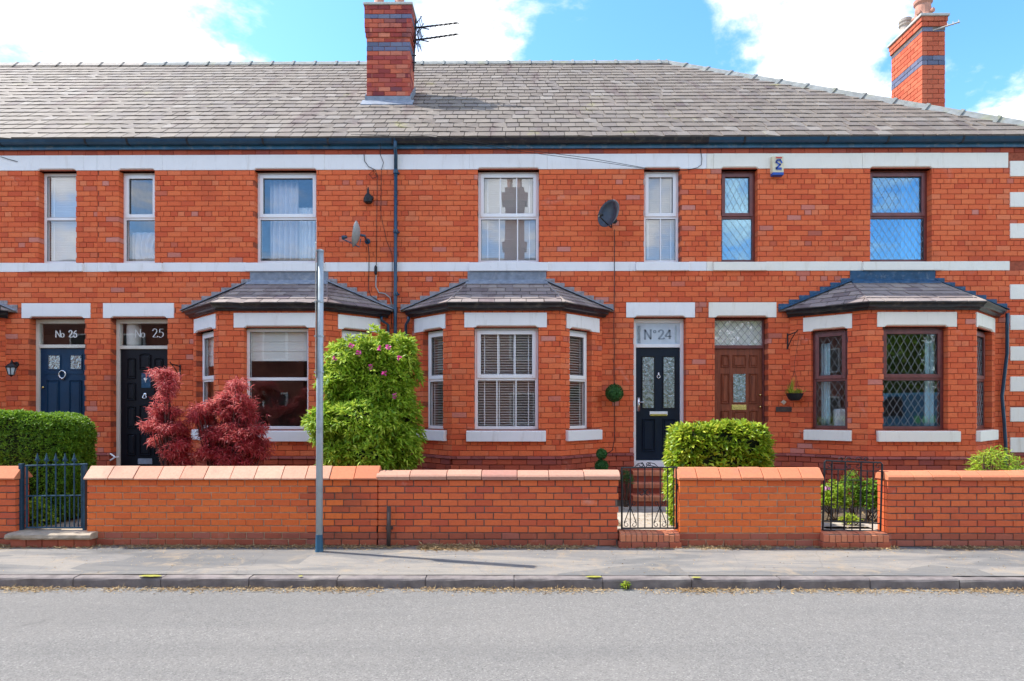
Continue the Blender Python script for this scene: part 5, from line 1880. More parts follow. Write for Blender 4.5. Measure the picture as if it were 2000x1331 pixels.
# hanging basket
t = thing('hanging_basket', 'dark hanging basket with a few straggly stems beside the leaded bay', 'hanging basket', at(1552, 783, -.22))
y_ = -.22
c = at(1552, 775, y_)
q = MB(); q.lathe((c.x, y_, c.z - .07), [(.07, 0), (.10, .03), (.145, .12), (.15, .125), (.13, .12), (.02, .10)], 12); q.build('basket', M['black_iron'], t)
q = MB()
for k in range(3):
    an = 2 * math.pi * k / 3 + .4
    q.tube([(c.x + .14 * math.cos(an), y_ + .14 * math.sin(an), c.z + .05), (c.x, y_, Z(725, y_))], .0025, 4)
q.tube([(c.x, y_, Z(725, y_)), (c.x, y_, Z(708, y_)), (X(1550, 0), -.22, Z(655))], .003, 4)
q.build('hanging_chain', M['cable'], t)
n_ = 160
P_ = np.array([[c.x, y_, c.z + .05]]) + rng.uniform(-1, 1, (n_, 3)) * np.array([.11, .10, .02])
leaves('stems', P_, rng.normal(0, .35, (n_, 3)) + np.array([-.15, 0, 1]), .08, .008, M['leaf_laurel'], t)
P_ = np.array([[c.x - .09, y_, c.z + .05]]) + rng.normal(0, .015, (26, 3))
leaves('tall_stems', P_, rng.normal(0, .12, (26, 3)) + np.array([.25, 0, 1]), .26, .010, M['leaf_laurel'], t)

t = thing('name_plaque', 'dark oblong name plaque beneath the hanging basket', 'plaque', at(1536, 805, 0))
q = MB(); P0, P1 = at(1516, 805, -.02), at(1556, 795, -.02); q.box(P0.x, P1.x, -.022, 0, P0.z, P1.z); q.build('board', M['slate_plaque'], t, bevel=.004)
q = MB()
for i in range(9):
    a_ = P0.x + .03 + i * (P1.x - P0.x - .06) / 9
    q.box(a_, a_ + .018, -.0245, -.022, P0.z + .03, P1.z - .03)
q.build('worn_letters', M['bark'], t)
q = MB()
c = at(1531, 786, -.015)
q.hexa([(c.x - .05, -.015, c.z), (c.x, -.015, c.z - .042), (c.x, 0, c.z - .042), (c.x - .05, 0, c.z), (c.x, -.015, c.z + .042), (c.x + .05, -.015, c.z), (c.x + .05, 0, c.z), (c.x, 0, c.z + .042)])
tag(q.build('tile', M['tile_cream']), 'small cream diamond tile above the dark plaque', 'tile')
q = MB()
c = at(224, 893, -.02)
for s_ in (1, -1):
    q.tube([(c.x - .07, -.03, c.z + .06 * s_), (c.x + .03, -.05, c.z), (c.x + .06, -.0, c.z)], .013, 6)
tag(q.build('boot_hook', M['upvc']), 'white arrow-shaped hook low beside the black door of 25', 'hook')

# aerial by the tall chimney
t = thing('tv_aerial', 'double television aerial on a mast beside the tall chimney', 'aerial', at(810, 135, C1Y + .45))
ya = C1Y + .25
q = MB(); q.tube([at(808, 140, ya), at(812, 38, ya)], .016, 8); q.build('mast', M['black_iron'], t)
q = MB()
for py in (80, 108, 122):
    q.tube([(c1x1, ya, Z(py, ya)), (X(813, ya), ya, Z(py, ya))], .012, 6)
q.build('mast_bracket', M['black_iron'], t)
for (x0, y0, x1, y1) in ((812, 55, 894, 45), (811, 79, 894, 67)):
    q = MB()
    A_, B_ = at(x0, y0, ya), at(x1, y1, ya - .25)
    q.tube([A_, B_], .017, 6)
    o = q.build('boom', M['black_iron'], t)
    q = MB()
    for k in range(7):
        p_ = A_ + (B_ - A_) * (.32 + .66 * k / 6)
        q.tube([p_ + Vector((-.05, .09, .07)), p_ + Vector((.05, -.09, -.07))], .011, 5)
    q.build('director_rods', M['black_iron'], o)
    q = MB()
    for s_ in (1, -1):
        for e_ in (-.12, .12):
            q.tube([A_ + Vector((.02, e_, .0)), A_ + Vector((.10 + .05 * s_, e_, .17 * s_)) ], .009, 5)
        for h_ in (.06, .11, .16):
            q.tube([A_ + Vector((.02 + h_ * .6, -.13, h_ * s_)), A_ + Vector((.02 + h_ * .6, .13, h_ * s_))], .007, 5)
    q.tube([A_ + Vector((-.02, 0, .03)), A_ + Vector((.28, 0, -.03))], .012, 5)
    q.build('reflector_grid', M['black_iron'], o)
q = MB()
A_, B_ = at(1822, 60, C2Y - .03), at(1875, 43, C2Y - .3)
q.tube([A_, B_], .014, 6)
for k in range(3):
    p_ = A_ + (B_ - A_) * (.55 + .4 * k / 2)
    q.tube([p_ + Vector((0, 0, -.02)), p_ + Vector((0, 0, .05))], .008, 5)
tag(q.build('aerial_arm', M['sign_back']), 'short bare aerial arm fixed to the right chimney', 'aerial')

# ------------------------------------------------------------------ garden walls
GY = -3.0
WK = Fr((0, GY), (1, 0))
gw = {}
def gwall(label, pa, pb, mat, mortar, cop_pitch, cop_prof, cop_mat, seed, mort2=None, left_end=True):
    a, b = X(pa, GY), X(pb, GY)
    t = thing('garden_wall', label, 'garden wall', ((a + b) / 2, GY + .1, .1), 'brick garden walls along the pavement')
    core = MB()
    z0, z1 = .03, .955
    if mort2:
        c_ = X(mort2[0], GY)
        core.use(mortar).box(a + .012, c_, GY + .012, GY + .208, z0, z1)
        core.use(mort2[1]).box(c_, b - .012, GY + .012, GY + .208, z0, z1)
        core.build('mortar_core', None, t)
    else:
        core.box(a + .012, b - .012, GY + .012, GY + .208, z0, z1)
        core.build('mortar_core', mortar, t)
    pc = Pieces('brick', 'brickwork')
    n_ = 11
    random.seed(seed)
    h = (z1 - z0) / n_
    for r_ in range(n_):
        zb = z0 + r_ * h
        x_ = a - (r_ % 2) * .112
        L = .225
        while x_ < b - .01:
            c0, c1 = max(x_, a) + .0055 * (x_ > a), min(x_ + L, b) - .0055 * (x_ + L < b)
            if c1 - c0 > .03:
                mm_ = M['wall_foot'] if r_ < 3 else (mat if not callable(mat) else mat(c0))
                wj = random.uniform(-.003, .003)
                pc.add(WK.mat(c0, c1, zb + .006 + random.uniform(-.001, .001), zb + h - .006, wj, .22 + wj), mm_, t)
            x_ += L + random.uniform(-.004, .004) * (x_ > a)
    pc.finish(t)
    x_ = a - .02
    e = b + .02
    n_ = max(1, round((e - x_) / cop_pitch))
    rr = random.Random(seed)
    edges = [x_ + (e - x_) * i / n_ + (rr.uniform(-.03, .03) if 0 < i < n_ else 0) for i in range(n_ + 1)]
    for i in range(n_):
        q = MB()
        k = len(cop_prof)
        dz = rr.uniform(-.004, .004); dy = rr.uniform(-.004, .004)
        vs = [(edges[i] + .004, GY + y_ + dy, z_ + dz + rr.uniform(-.001, .001)) for (y_, z_) in cop_prof] + [(edges[i + 1] - .004, GY + y_ + dy, z_ + dz) for (y_, z_) in cop_prof]
        q.add(vs, [tuple(range(k)), tuple(range(2 * k - 1, k - 1, -1))] + [(j, j + k, (j + 1) % k + k, (j + 1) % k) for j in range(k)])
        q.build('coping_tile', cop_mat if not callable(cop_mat) else cop_mat(edges[i]), t, bevel=.005)
    return t


SAD = [(-.045, .957), (-.045, .975), (.095, 1.118), (.125, 1.118), (.265, .975), (.265, .957)]
FLAT = [(-.035, .957), (-.04, 1.0), (-.02, 1.022), (.06, 1.065), (.16, 1.065), (.24, 1.02), (.255, .957)]
SADR = [(-.04, .957), (-.04, .985), (.08, 1.105), (.14, 1.105), (.26, .985), (.26, .957)]
gwall('short stub of brick garden wall at the far left of the navy gate', -260, 30, M['wall_c'], M['mortar_grey'], .31, SAD, M['coping_red'], 11)
xsw = X(640, GY)
gwall('bright orange garden wall with ridged pale tiles before the black door of 25', 170, 737, lambda x_: M['wall_b'] if x_ < xsw + random.uniform(-.4, .4) else M['wall_c'], M['mortar_pale'], .31, SAD,
      lambda x_: M['coping'] if x_ < X(640, GY) else M['coping_red'], 12, mort2=(600, M['mortar_grey']))
gwall('dark-jointed garden wall with flat pale coping below the middle bay', 738.5, 1208, M['wall_c'], M['mortar_grey'], .43, FLAT, M['coping_dull'], 13)
gwall('garden wall with red ridged coping under the clipped laurel', 1327, 1604, M['wall_b'], M['mortar_pale'], .26, SADR, M['coping_red'], 14)
gwall('garden wall right of the black gate at the right edge', 1734, 2240, M['wall_c'], M['mortar_grey'], .30, FLAT, M['coping_red'], 15)

# steps at the gates
def brick_step(label, pa, pb):
    a, b = X(pa, -3.06), X(pb, -3.06)
    t = thing('gate_step', label, 'step', ((a + b) / 2, -3.0, .1), 'brick steps at the gates')
    n_ = 11
    for i in range(n_):
        q = MB()
        x0, x1 = a + (b - a) * i / n_ + .004, a + (b - a) * (i + 1) / n_ - .004
        pr = [(-.09, .19), (-.09, .27), (-.07, .292), (-.04, .298), (.12, .298), (.12, .19)]
        dz = random.uniform(-.004, .004)
        k = 6
        vs = [(x0, GY + y_, z_ + dz) for y_, z_ in pr] + [(x1, GY + y_, z_ + dz) for y_, z_ in pr]
        q.add(vs, [tuple(range(k)), tuple(range(2 * k - 1, k - 1, -1))] + [(j, j + k, (j + 1) % k + k, (j + 1) % k) for j in range(k)])
        q.build('brick', M['coping_red'], t)
    q = MB(); q.box(a + .01, b - .01, GY - .08, GY + .2, .1, .288); q.build('mortar_bed', M['mortar_grey'], t)
    nn = 5
    for i in range(nn):
        q = MB()
        x0, x1 = a - .02 + (b - a + .04) * i / nn + .004, a - .02 + (b - a + .04) * (i + 1) / nn - .004
        q.box(x0, x1, GY - .10 + random.uniform(-.004, .004), GY + .1, .09, .183)
        q.build('brick', M['wall_foot'], t, bevel=.006)
    q = MB(); q.box(a + .02, b - .02, GY + .121, GY + .35, .1, .30); q.build('stone_sill', M['concrete'], t)


brick_step('red bullnosed brick step under the scrolled gate', 1211, 1327)
brick_step('red bullnosed brick step under the right-hand black gate', 1606, 1734)
t = thing('gate_step', 'worn sandstone slab step under the navy spiked gate', 'step', (X(97, GY), GY, .1))
q = MB()
a, b = X(16, GY - .1), X(181, GY - .1)
prf = [(-.14, .215), (-.16, .24), (-.155, .275), (-.12, .292), (.35, .30), (.35, .21)]
n_ = 14; k = len(prf)
vs = []
for i in range(n_ + 1):
    for (y_, z_) in prf:
        vs.append((a + (b - a) * i / n_, GY + y_ + random.uniform(-.006, .006), z_ + random.uniform(-.004, .004)))
q.add(vs, [(i * k + j, (i + 1) * k + j, (i + 1) * k + (j + 1) % k, i * k + (j + 1) % k) for i in range(n_) for j in range(k)] + [tuple(range(k - 1, -1, -1)), tuple(n_ * k + j for j in range(k))])
q.build('slab', M['stone_step'], t)
for i in range(5):
    q = MB()
    x0, x1 = a + .03 + (b - a - .06) * i / 5 + .005, a + .03 + (b - a - .06) * (i + 1) / 5 - .005
    q.box(x0, x1, GY - .11, GY + .12, .09, .212)
    q.build('brick', M['wall_foot'], t, bevel=.006)

# steps to the door of 24
t = thing('front_steps', 'three red brick steps up to the black door of 24', 'steps', (X(1284), -.4, .27))
for k_, (zt_, y0_, y1_) in enumerate(((.80, -.30, -.03), (.63, -.60, -.30), (.46, -.92, -.60))):
    a, b = X(1236, y0_), X(1332, y0_)
    q = MB(); q.box(a, b, y0_ + .01, y1_, .2, zt_ - .005)
    q.build('step', M['brick_plinth'], t)
    n_ = 9
    for i in range(n_):
        q = MB()
        x0, x1 = a + (b - a) * i / n_ + .003, a + (b - a) * (i + 1) / n_ - .003
        pr = [(-.01, -.085), (-.012, -.02), (.008, .0), (.10, .004), (.10, -.085)]
        k = 5
        vs = [(x0, y0_ + y_, zt_ + z_) for y_, z_ in pr] + [(x1, y0_ + y_, zt_ + z_) for y_, z_ in pr]
        q.add(vs, [tuple(range(k)), tuple(range(2 * k - 1, k - 1, -1))] + [(j, j + k, (j + 1) % k + k, (j + 1) % k) for j in range(k)])
        q.build('brick', M['coping_red'], t)
q = MB(); q.box(X(1205, -2), X(1340, -2), -2.8, -.93, .22, .295)
tag(q.build('path', M['concrete']), kind='structure')
q = MB(); q.box(X(118, -2.4), X(175, -2.4), -2.8, -1.0, .22, .300)
tag(q.build('path', M['stone_step']), kind='structure')
q = MB(); q.box(X(1600, -2.6), X(1740, -2.6), -2.8, -2.35, .22, .300)
tag(q.build('path', M['concrete']), kind='structure')

# ------------------------------------------------------------------ gates
GT = -2.92
def g(px, py, dy=0.0): return at(px, py, GT + dy)
def scroll(cx, cy, r, turns, start, sgn, squash=1.0):
    pts = []
    for i in range(int(14 * turns) + 1):
        t_ = i / 14
        rr = r * (1 - t_ / (turns + .35))
        an = start + sgn * 2 * math.pi * t_
        pts.append(g(cx + rr * math.cos(an), cy - rr * math.sin(an) * squash))
    return pts


# navy spiked gate
t = thing('garden_gate', 'navy iron gate with five spiked bars between the left walls', 'gate', (X(105, GT), GT, .3), 'iron garden gates')
for (a, b) in ((38, 45), (163, 168)):
    q = MB(); A_, B_ = g(a, 1042), g(b, 906); q.box(A_.x, B_.x, GT - .02, GT + .03, A_.z - .12, B_.z); q.build('gate_post', M['blue_iron'], t, bevel=.004)
q = MB()
for px in (52.5, 160.5):
    q.tube([g(px, 1031), g(px, 910)], .014, 6)
q.tube([g(50, 910), g(171, 907)], .013, 6); q.tube([g(50, 969), g(162, 968)], .010, 6); q.tube([g(50, 1031), g(162, 1031)], .012, 6)
q.build('gate_frame', M['blue_iron'], t)
for px in (73, 91, 109, 127, 145):
    q = MB(); q.tube([g(px, 1031), g(px, 893)], .009, 6)
    q.build('bar', M['blue_iron'], t)
    q = MB()
    q.lathe(g(px, 898), [(.004, -.02), (.022, 0), (.014, .03), (.003, .085)], 8)
    for s_ in (1, -1):
        q.tube([g(px, 899), g(px + 2.5 * s_, 901), g(px + 5 * s_, 898.5)], .008, 5)
    q.build('spear_head', M['blue_iron'], t)
for px in (64, 82, 100, 118, 136, 153):
    q = MB(); q.tube([g(px, 1031), g(px, 969)], .007, 6); q.build('short_bar', M['blue_iron'], t)

# scrolled gate of 24
t = thing('garden_gate', 'slim black scrollwork gate in front of the brick steps', 'gate', (X(1268, GT), GT, .3), 'iron garden gates')
q = MB()
for px in (1214.5, 1321):
    q.tube([g(px, 1034), g(px, 913)], .013, 6)
q.tube([g(1213, 914), g(1323, 913)], .011, 6)
q.tube([g(1213, 1032), g(1323, 1032)], .011, 6)
q.build('gate_frame', M['black_iron'], t)
for px in (1231, 1246, 1259.5, 1274, 1289.5, 1304, 1316):
    q = MB(); q.tube([g(px, 1032), g(px, 914)], .0075, 6); q.build('bar', M['black_iron'], t)
for cx in (1231, 1289):
    for s_ in (1, -1):
        q = MB()
        q.tube([g(cx, 990), g(cx + 12 * s_, 1022)] , .006, 5)
        q.tube(scroll(cx + 7 * s_, 1025, 6, 1.0, math.pi / 2, -s_), .005, 5)
        q.tube([g(cx, 996), g(cx + 4 * s_, 984)] + scroll(cx + 6 * s_, 984, 4.5, .8, math.pi / 2, -s_), .005, 5)
        q.build('scroll', M['black_iron'], t)
for s_ in (1, -1):
    q = MB(); q.tube([g(1260, 914), g(1262 + 7 * s_, 904), g(1262 + 16 * s_, 906), g(1262 + 24 * s_, 913)] + scroll(1260 + 7 * s_, 908, 5, .9, math.pi, -s_), .006, 5); q.build('scroll', M['black_iron'], t)
    q = MB(); q.tube(scroll(1259.5 + 7 * s_, 963, 7, 1.0, math.pi / 2, s_), .006, 5); q.build('scroll', M['black_iron'], t)
for py in (950, 1026):
    q = MB(); A_ = g(1323, py); q.box(A_.x - .02, A_.x + .03, GT - .02, GT + .02, A_.z - .03, A_.z + .03); q.build('hinge', M['black_iron'], t)

# right-hand gate
t = thing('garden_gate', 'square-topped black gate with dropped middle bars before green plants', 'gate', (X(1665, GT), GT, .3), 'iron garden gates')
q = MB()
q.tube([g(1607, 1036), g(1610.5, 903), g(1613, 900), g(1640, 901.5)], .012, 6)
q.tube([g(1719.5, 1038), g(1723, 908), g(1720, 904), g(1640, 901.5)], .012, 6)
q.tube([g(1607, 1036), g(1719, 1038)], .012, 6)
q.tube([g(1608, 1018), g(1720, 1023)], .009, 6)
q.build('gate_frame', M['black_iron'], t)
for (px, top, bot, rr) in ((1625, 902, 1036, .009), (1651, 903, 1036, .010), (1682, 904, 1038, .010), (1706, 904, 1038, .009), (1637, 918, 1018, .0075), (1694, 920, 1020, .0075), (1666, 940, 1037, .006)):
    q = MB(); q.tube([g(px - 2.2, bot), g(px, top)], rr, 6); q.build('bar', M['black_iron'], t)
q = MB()
q.tube([g(1611, 917), g(1650, 918)], .007, 5); q.tube([g(1683, 920), g(1721, 921)], .007, 5)
q.tube([g(1651, 938), g(1682, 938)], .007, 5); q.tube([g(1651, 938), g(1666, 915), g(1682, 938)], .006, 5)
q.build('cross_rail', M['black_iron'], t)
for s_ in (1, -1):
    for sc_args in ((1667 + 9 * s_, 899, 7, 1.0, 0 if s_ > 0 else math.pi, s_), (1667 + 24 * s_, 898, 5, .9, 0 if s_ > 0 else math.pi, s_), (1667 + 9 * s_, 911, 5, .9, 0 if s_ > 0 else math.pi, -s_), (1667 + 48 * s_, 911, 5, .8, math.pi / 2, s_)):
        q = MB(); q.tube(scroll(*sc_args), .005, 5); q.build('scroll', M['black_iron'], t)

# ------------------------------------------------------------------ sign pole and stub pipe
PY = -3.30
t = thing('sign_pole', 'pale blue-grey steel sign pole standing on the pavement by the wall', 'pole', (X(623.5, PY), PY, .112))
q = MB(); q.tube([(X(623.5, PY), PY, .10), at(624.5, 760, PY), at(625.5, 491, PY)], .041, 16); q.build('post', M['galv'], t, smooth=True)
q = MB(); q.lathe(at(625.5, 491, PY), [(.044, -.01), (.044, .012), (.02, .022)], 14); q.build('cap', M['galv'], t)
q = MB(); q.lathe((X(623.5, PY), PY, .11), [(.05, 0), (.047, .03), (.0425, .20), (.042, .21)], 14); q.build('collar', M['navy_fascia'], t)
rr = ray(615, 800); dv = Vector((rr.x, rr.y)).normalized()
A_ = at(616.5, 600, PY - .02)
q = MB()
zt_, zb_ = Z(478, PY, 617), Z(738, PY, 617)
n2 = Vector((-dv.y, dv.x)) * .005
for sgn in (0,):
    p0 = Vector((A_.x, A_.y)) - dv * .06; p1 = Vector((A_.x, A_.y)) + dv * .06
    q.hexa([(p0.x - n2.x, p0.y - n2.y, zb_), (p0.x + n2.x, p0.y + n2.y, zb_), (p1.x + n2.x, p1.y + n2.y, zb_), (p1.x - n2.x, p1.y - n2.y, zb_),
            (p0.x - n2.x, p0.y - n2.y, zt_), (p0.x + n2.x, p0.y + n2.y, zt_), (p1.x + n2.x, p1.y + n2.y, zt_ + .04), (p1.x - n2.x, p1.y - n2.y, zt_ + .04)])
q.build('sign_plate', M['sign_back'], t, bevel=.002)
for py in (590, 657, 727):
    q = MB(); q.lathe(at(625, py, PY), [(.044, -.012), (.047, -.01), (.047, .01), (.044, .012)], 14)
    c = at(619, py, PY); q.box(c.x - .03, c.x + .02, PY - .015, PY + .015, c.z - .01, c.z + .01)
    q.build('clip', M['galv'], t)
t = thing('stub_pipe', 'short dark purple pipe standing against the wall', 'pipe', (X(759, -3.06), -3.06, .11))
q = MB(); q.tube([(X(759, -3.06), -3.06, .09), at(759.5, 990, -3.06)], .026, 12); q.build('tube', M['slate_plaque'], t, smooth=True)
q = MB(); q.box(X(753, -3.06), X(766, -3.06), -3.04, -3.0, Z(1036, -3.06), Z(1030, -3.06)); q.build('strap', M['slate_plaque'], t)

# ------------------------------------------------------------------ hedges, shrubs, maples
def ell(px, py, y, rx, rz, ry):
    c = at(px, py, y); k = (y + D) / F
    return (tuple(c), (rx * k, ry, rz * k))


def limbs(t, base, tips, r0, mat, name='trunk'):
    q = MB()
    for tip in tips:
        b_, e_ = Vector(base), Vector(tip)
        m1 = b_.lerp(e_, .4) + Vector((random.uniform(-.06, .06), random.uniform(-.05, .05), .05))
        q.tube([b_, m1, b_.lerp(e_, .75) + Vector((random.uniform(-.03, .03), 0, 0)), e_], [r0, r0 * .7, r0 * .4, r0 * .15], 7)
    return q.build(name, mat, t, smooth=True)


# long privet hedge
t = thing('hedge', 'long dense green box-cut hedge behind the navy gate', 'hedge', (X(60, -2.05), -2.05, .27))
hx0, hx1 = X(-330, -2.0), X(196, -1.95)
hc = ((hx0 + hx1) / 2, -2.22, (.27 + 1.80) / 2); hr = ((hx1 - hx0) / 2, .32, (1.80 - .27) / 2 + .01)
core_blob('shade_core', hc, hr, 7, M['core_shade'], t, .90).build('shade_core', M['core_shade'], t)  # dark solid core, stands in for the hedge's shaded inside and blocks light
P_, N_ = on_super(52000, hc, hr, 7, .90, 1.0, .05, seed=4)
keep = P_[:, 0] > X(-60, -2.3)
P_, N_ = P_[keep], N_[keep]
P2, D2 = rosettes(P_[:9000], N_[:9000] + rng.normal(0, .35, N_[:9000].shape) + np.array([0, 0, .35]), 4, .8)
leaves('foliage', P2, D2, .042, .020, M['leaf_hedge'], t)
leaves('leaf_layer', P_[9000:], N_[9000:] + rng.normal(0, .9, N_[9000:].shape), .036, .018, M['leaf_hedge'], t)

# laurel hedge: its largest leaves are separate objects
t = thing('laurel_hedge', 'clipped bright laurel hedge behind the garden wall by the brown door', 'hedge', (X(1405, -2.25), -2.25, .27))
lx0, lx1 = X(1322, -2.5), X(1501, -2.5)
lz1 = Z(833, -2.35)
lc = ((lx0 + lx1) / 2, -2.25, (.55 + lz1) / 2); lr = ((lx1 - lx0) / 2, .36, (lz1 - .55) / 2)
core_blob('shade_core', lc, lr, 5, M['core_shade'], t, .86).build('shade_core', M['core_shade'], t)  # added dark core: painted shade between the laurel leaves
limbs(t, (lc[0], -2.25, .25), [(lc[0] + dx, -2.25 + random.uniform(-.1, .1), .9) for dx in (-.4, -.15, .1, .35)], .03, M['bark'], 'stems')
P_, N_ = on_super(2300, lc, lr, 8, .88, 1.02, .04, seed=8)
P2, D2 = rosettes(P_, N_ + rng.normal(0, .3, N_.shape) + np.array([-.1, 0, .5]), 5, .7)
o = leaves('foliage', P2, D2, .095, .040, M['leaf_laurel'], t, droop=.1)
for q_ in range(1):
    lowc = (X(1322, -2.6), -2.55, .62)
    P3, N3 = on_super(260, lowc, (.07, .12, .36), 2, .7, 1.0, .03)
    P4, D4 = rosettes(P3, N3 + np.array([0, 0, .2]), 4, .8)
    leaves('low_shoots', P4, D4, .08, .035, M['leaf_laurel'], t, droop=.1)
lms = []
for s_ in range(4):
    q = MB()
    w_ = .5
    q.add([(0, 0, 0), (.25, -w_ * .75, .10), (.6, -w_, .10), (1, 0, -.18), (.6, w_, .10), (.25, w_ * .75, .10), (.3, 0, .02), (.65, 0, -.02)],
          [(0, 1, 6), (1, 2, 7, 6), (2, 3, 7), (0, 6, 5), (6, 7, 4, 5), (7, 3, 4)])
    me = bpy.data.meshes.new('leaf'); me.from_pydata(q.v, [], q.f); me.materials.append(M['leaf_laurel']); lms.append(me)
P_, N_ = on_super(900, lc, lr, 8, 1.0, 1.03, .04, seed=8)
sel = [i for i in range(len(P_)) if N_[i][1] < -.2 or N_[i][2] > .5][:280]
for i in sel:
    d = Vector(N_[i]) * .7 + Vector((random.gauss(-.1, .6), random.gauss(-.15, .3), random.gauss(.5, .4)))
    d.normalize()
    up = (Vector((0, 0, 1)) + Vector((random.gauss(0, .4), random.gauss(-.3, .4), 0)))
    y_ = up.cross(d).normalized(); z_ = d.cross(y_)
    L_ = random.uniform(.085, .12); W_ = L_ * random.uniform(.42, .5)
    Mx = Matrix(((d.x * L_, y_.x * W_, z_.x * L_, P_[i][0]), (d.y * L_, y_.y * W_, z_.y * L_, P_[i][1]), (d.z * L_, y_.z * W_, z_.z * L_, P_[i][2]), (0, 0, 0, 1)))
    o = bpy.data.objects.new('leaf', random.choice(lms)); COL.objects.link(o); o.parent = t
    o.matrix_parent_inverse = Matrix.Translation(-Vector(t.location)); o.matrix_basis = Mx

# large flowering shrub
t = thing('flowering_shrub', 'tall lime-green flowering shrub with pink blooms behind the sign pole', 'shrub', (X(710, -2.1), -2.1, .27))
lobes = [(745, 692, -1.85, 54, 34, .30), (684, 706, -1.95, 40, 30, .28), (782, 720, -1.85, 30, 40, .26), (662, 738, -2.0, 30, 32, .26), (715, 745, -1.95, 78, 50, .34), (775, 775, -1.9, 28, 44, .28), (724, 795, -1.95, 74, 42, .32),
         (790, 838, -1.9, 24, 40, .26), (636, 830, -2.3, 26, 32, .24), (700, 828, -2.3, 74, 36, .34), (722, 872, -2.1, 78, 44, .34), (786, 884, -2.0, 22, 32, .24), (662, 882, -2.35, 30, 34, .24), (700, 890, -2.35, 60, 26, .26)]
LB = [ell(*l_) for l_ in lobes]
allP, allN = [], []
for i, (c, r) in enumerate(LB):
    area = r[0] * r[2]
    P_, N_ = on_super(int(1500 * area / .25), c, r, 2.0, .66, 1.12, .19, seed=i * 3.1, fq=4.5)
    keep = np.ones(len(P_), bool)
    for j, (c2, r2) in enumerate(LB):
        if j == i: continue
        keep &= (((P_ - np.array(c2)) / np.array(r2)) ** 2).sum(1) > .62
    allP.append(P_[keep]); allN.append(N_[keep])
    core_blob('shade_core', c, r, 2, M['core_shade'], t, .70).build('shade_core', M['core_shade'], t)  # dark core in each lobe paints the shade behind the leaves
P_, N_ = np.concatenate(allP), np.concatenate(allN)
keep = (P_[:, 1] < -1.35) & ~((P_[:, 1] < -2.76) & (P_[:, 2] < 1.06))
P_, N_ = P_[keep], N_[keep]
P2, D2 = rosettes(P_, N_ + rng.normal(0, .35, N_.shape) + np.array([0, 0, .45]), 7, .75)
leaves('foliage', P2, D2, .098, .030, M['leaf_lime'], t, droop=.15)
limbs(t, (X(710, -2.1), -2.1, .25), [tuple(Vector(c)) for c, r in LB], .04, M['bark'])
for (px, py) in ((686, 676), (742, 681), (759, 678), (724, 717), (751, 730), (771, 773), (655, 700), (700, 690), (781, 700)):
    q = MB()
    c = at(px, py, -2.28)
    for k in range(16):
        d = Vector((random.gauss(0, 1), random.gauss(-.5, .7), random.gauss(0, 1))).normalized()
        s_ = d.orthogonal().normalized() * .016
        p0, p1 = c + d * .008, c + d * random.uniform(.035, .055)
        q.add([p0, p0.lerp(p1, .6) + s_, p1, p0.lerp(p1, .6) - s_], [(0, 1, 2, 3)])
    q.build('flower', M['petal'], t)


def maple(label, base_px, base_y, pads, tips_r, seed, n_=420):
    random.seed(seed)
    b_ = at(base_px, 905, base_y)
    t = thing('maple', label, 'maple', (b_.x, base_y, .27), 'red Japanese maples')
    P2, D2 = [], []
    tips = []
    pads = [(px + random.uniform(-.62, .62) * rx, py + random.uniform(-.8, .8) * rz, rx * random.uniform(.32, .56), rz * random.uniform(.35, .6)) for (px, py, rx, rz) in pads for _ in range(4)]
    for (px, py, rx, rz) in pads:
        y_ = base_y + random.uniform(-.18, .18)
        c, r = ell(px, py, y_, rx, rz, rx * (base_y + D) / F * .9)
        tips.append(c)
        m_ = int(n_ * (rx * rz) / 520) + 16
        v = rng.normal(size=(m_, 3)); v /= np.linalg.norm(v, axis=1)[:, None]
        v *= rng.uniform(.35, 1, m_)[:, None] ** .5
        p_ = v * np.array(r)
        p_[:, 2] -= .35 * (p_[:, 0] ** 2 + p_[:, 1] ** 2) / max(r[0], .05)       # pads droop outwards
        p_ += np.array(c) + rng.normal(size=p_.shape) * np.array([.045, .045, .022])
        dd = v * np.array([1, 1, .2]) + np.array([0, 0, -.45]) + rng.normal(0, .25, v.shape)
        a, d = rosettes(p_, dd / np.linalg.norm(dd, axis=1)[:, None], 5, .95)
        P2.append(a); D2.append(d)
    leaves('foliage', np.concatenate(P2), np.concatenate(D2), .078, .014, M['leaf_red'], t, droop=.18)
    limbs(t, (b_.x, base_y, .25), tips, tips_r, M['bark_red'])
    return t


maple('slim dark red maple rising in tiers before the black door of 25', 345, -2.35,
      [(318, 731, 20, 7), (325, 745, 17, 8), (322, 765, 8, 14), (312, 797, 24, 8), (330, 812, 28, 10), (310, 828, 24, 8), (338, 835, 26, 12), (322, 858, 26, 9), (352, 862, 22, 12), (345, 885, 24, 14), (352, 905, 22, 12)], .022, 3, n_=300)
maple('broad conical dark red maple before the left bay window', 440, -2.25,
      [(466, 758, 12, 14), (440, 775, 22, 10), (470, 780, 18, 14), (420, 795, 28, 12), (455, 805, 34, 16), (488, 800, 22, 14), (398, 822, 26, 12), (440, 832, 42, 16), (485, 835, 26, 14), (408, 850, 30, 13), (455, 862, 44, 16), (495, 868, 26, 11),
       (425, 880, 38, 13), (470, 888, 38, 13), (505, 885, 16, 8), (440, 905, 26, 10), (470, 908, 24, 9), (392, 805, 12, 10)], .03, 4, n_=300)


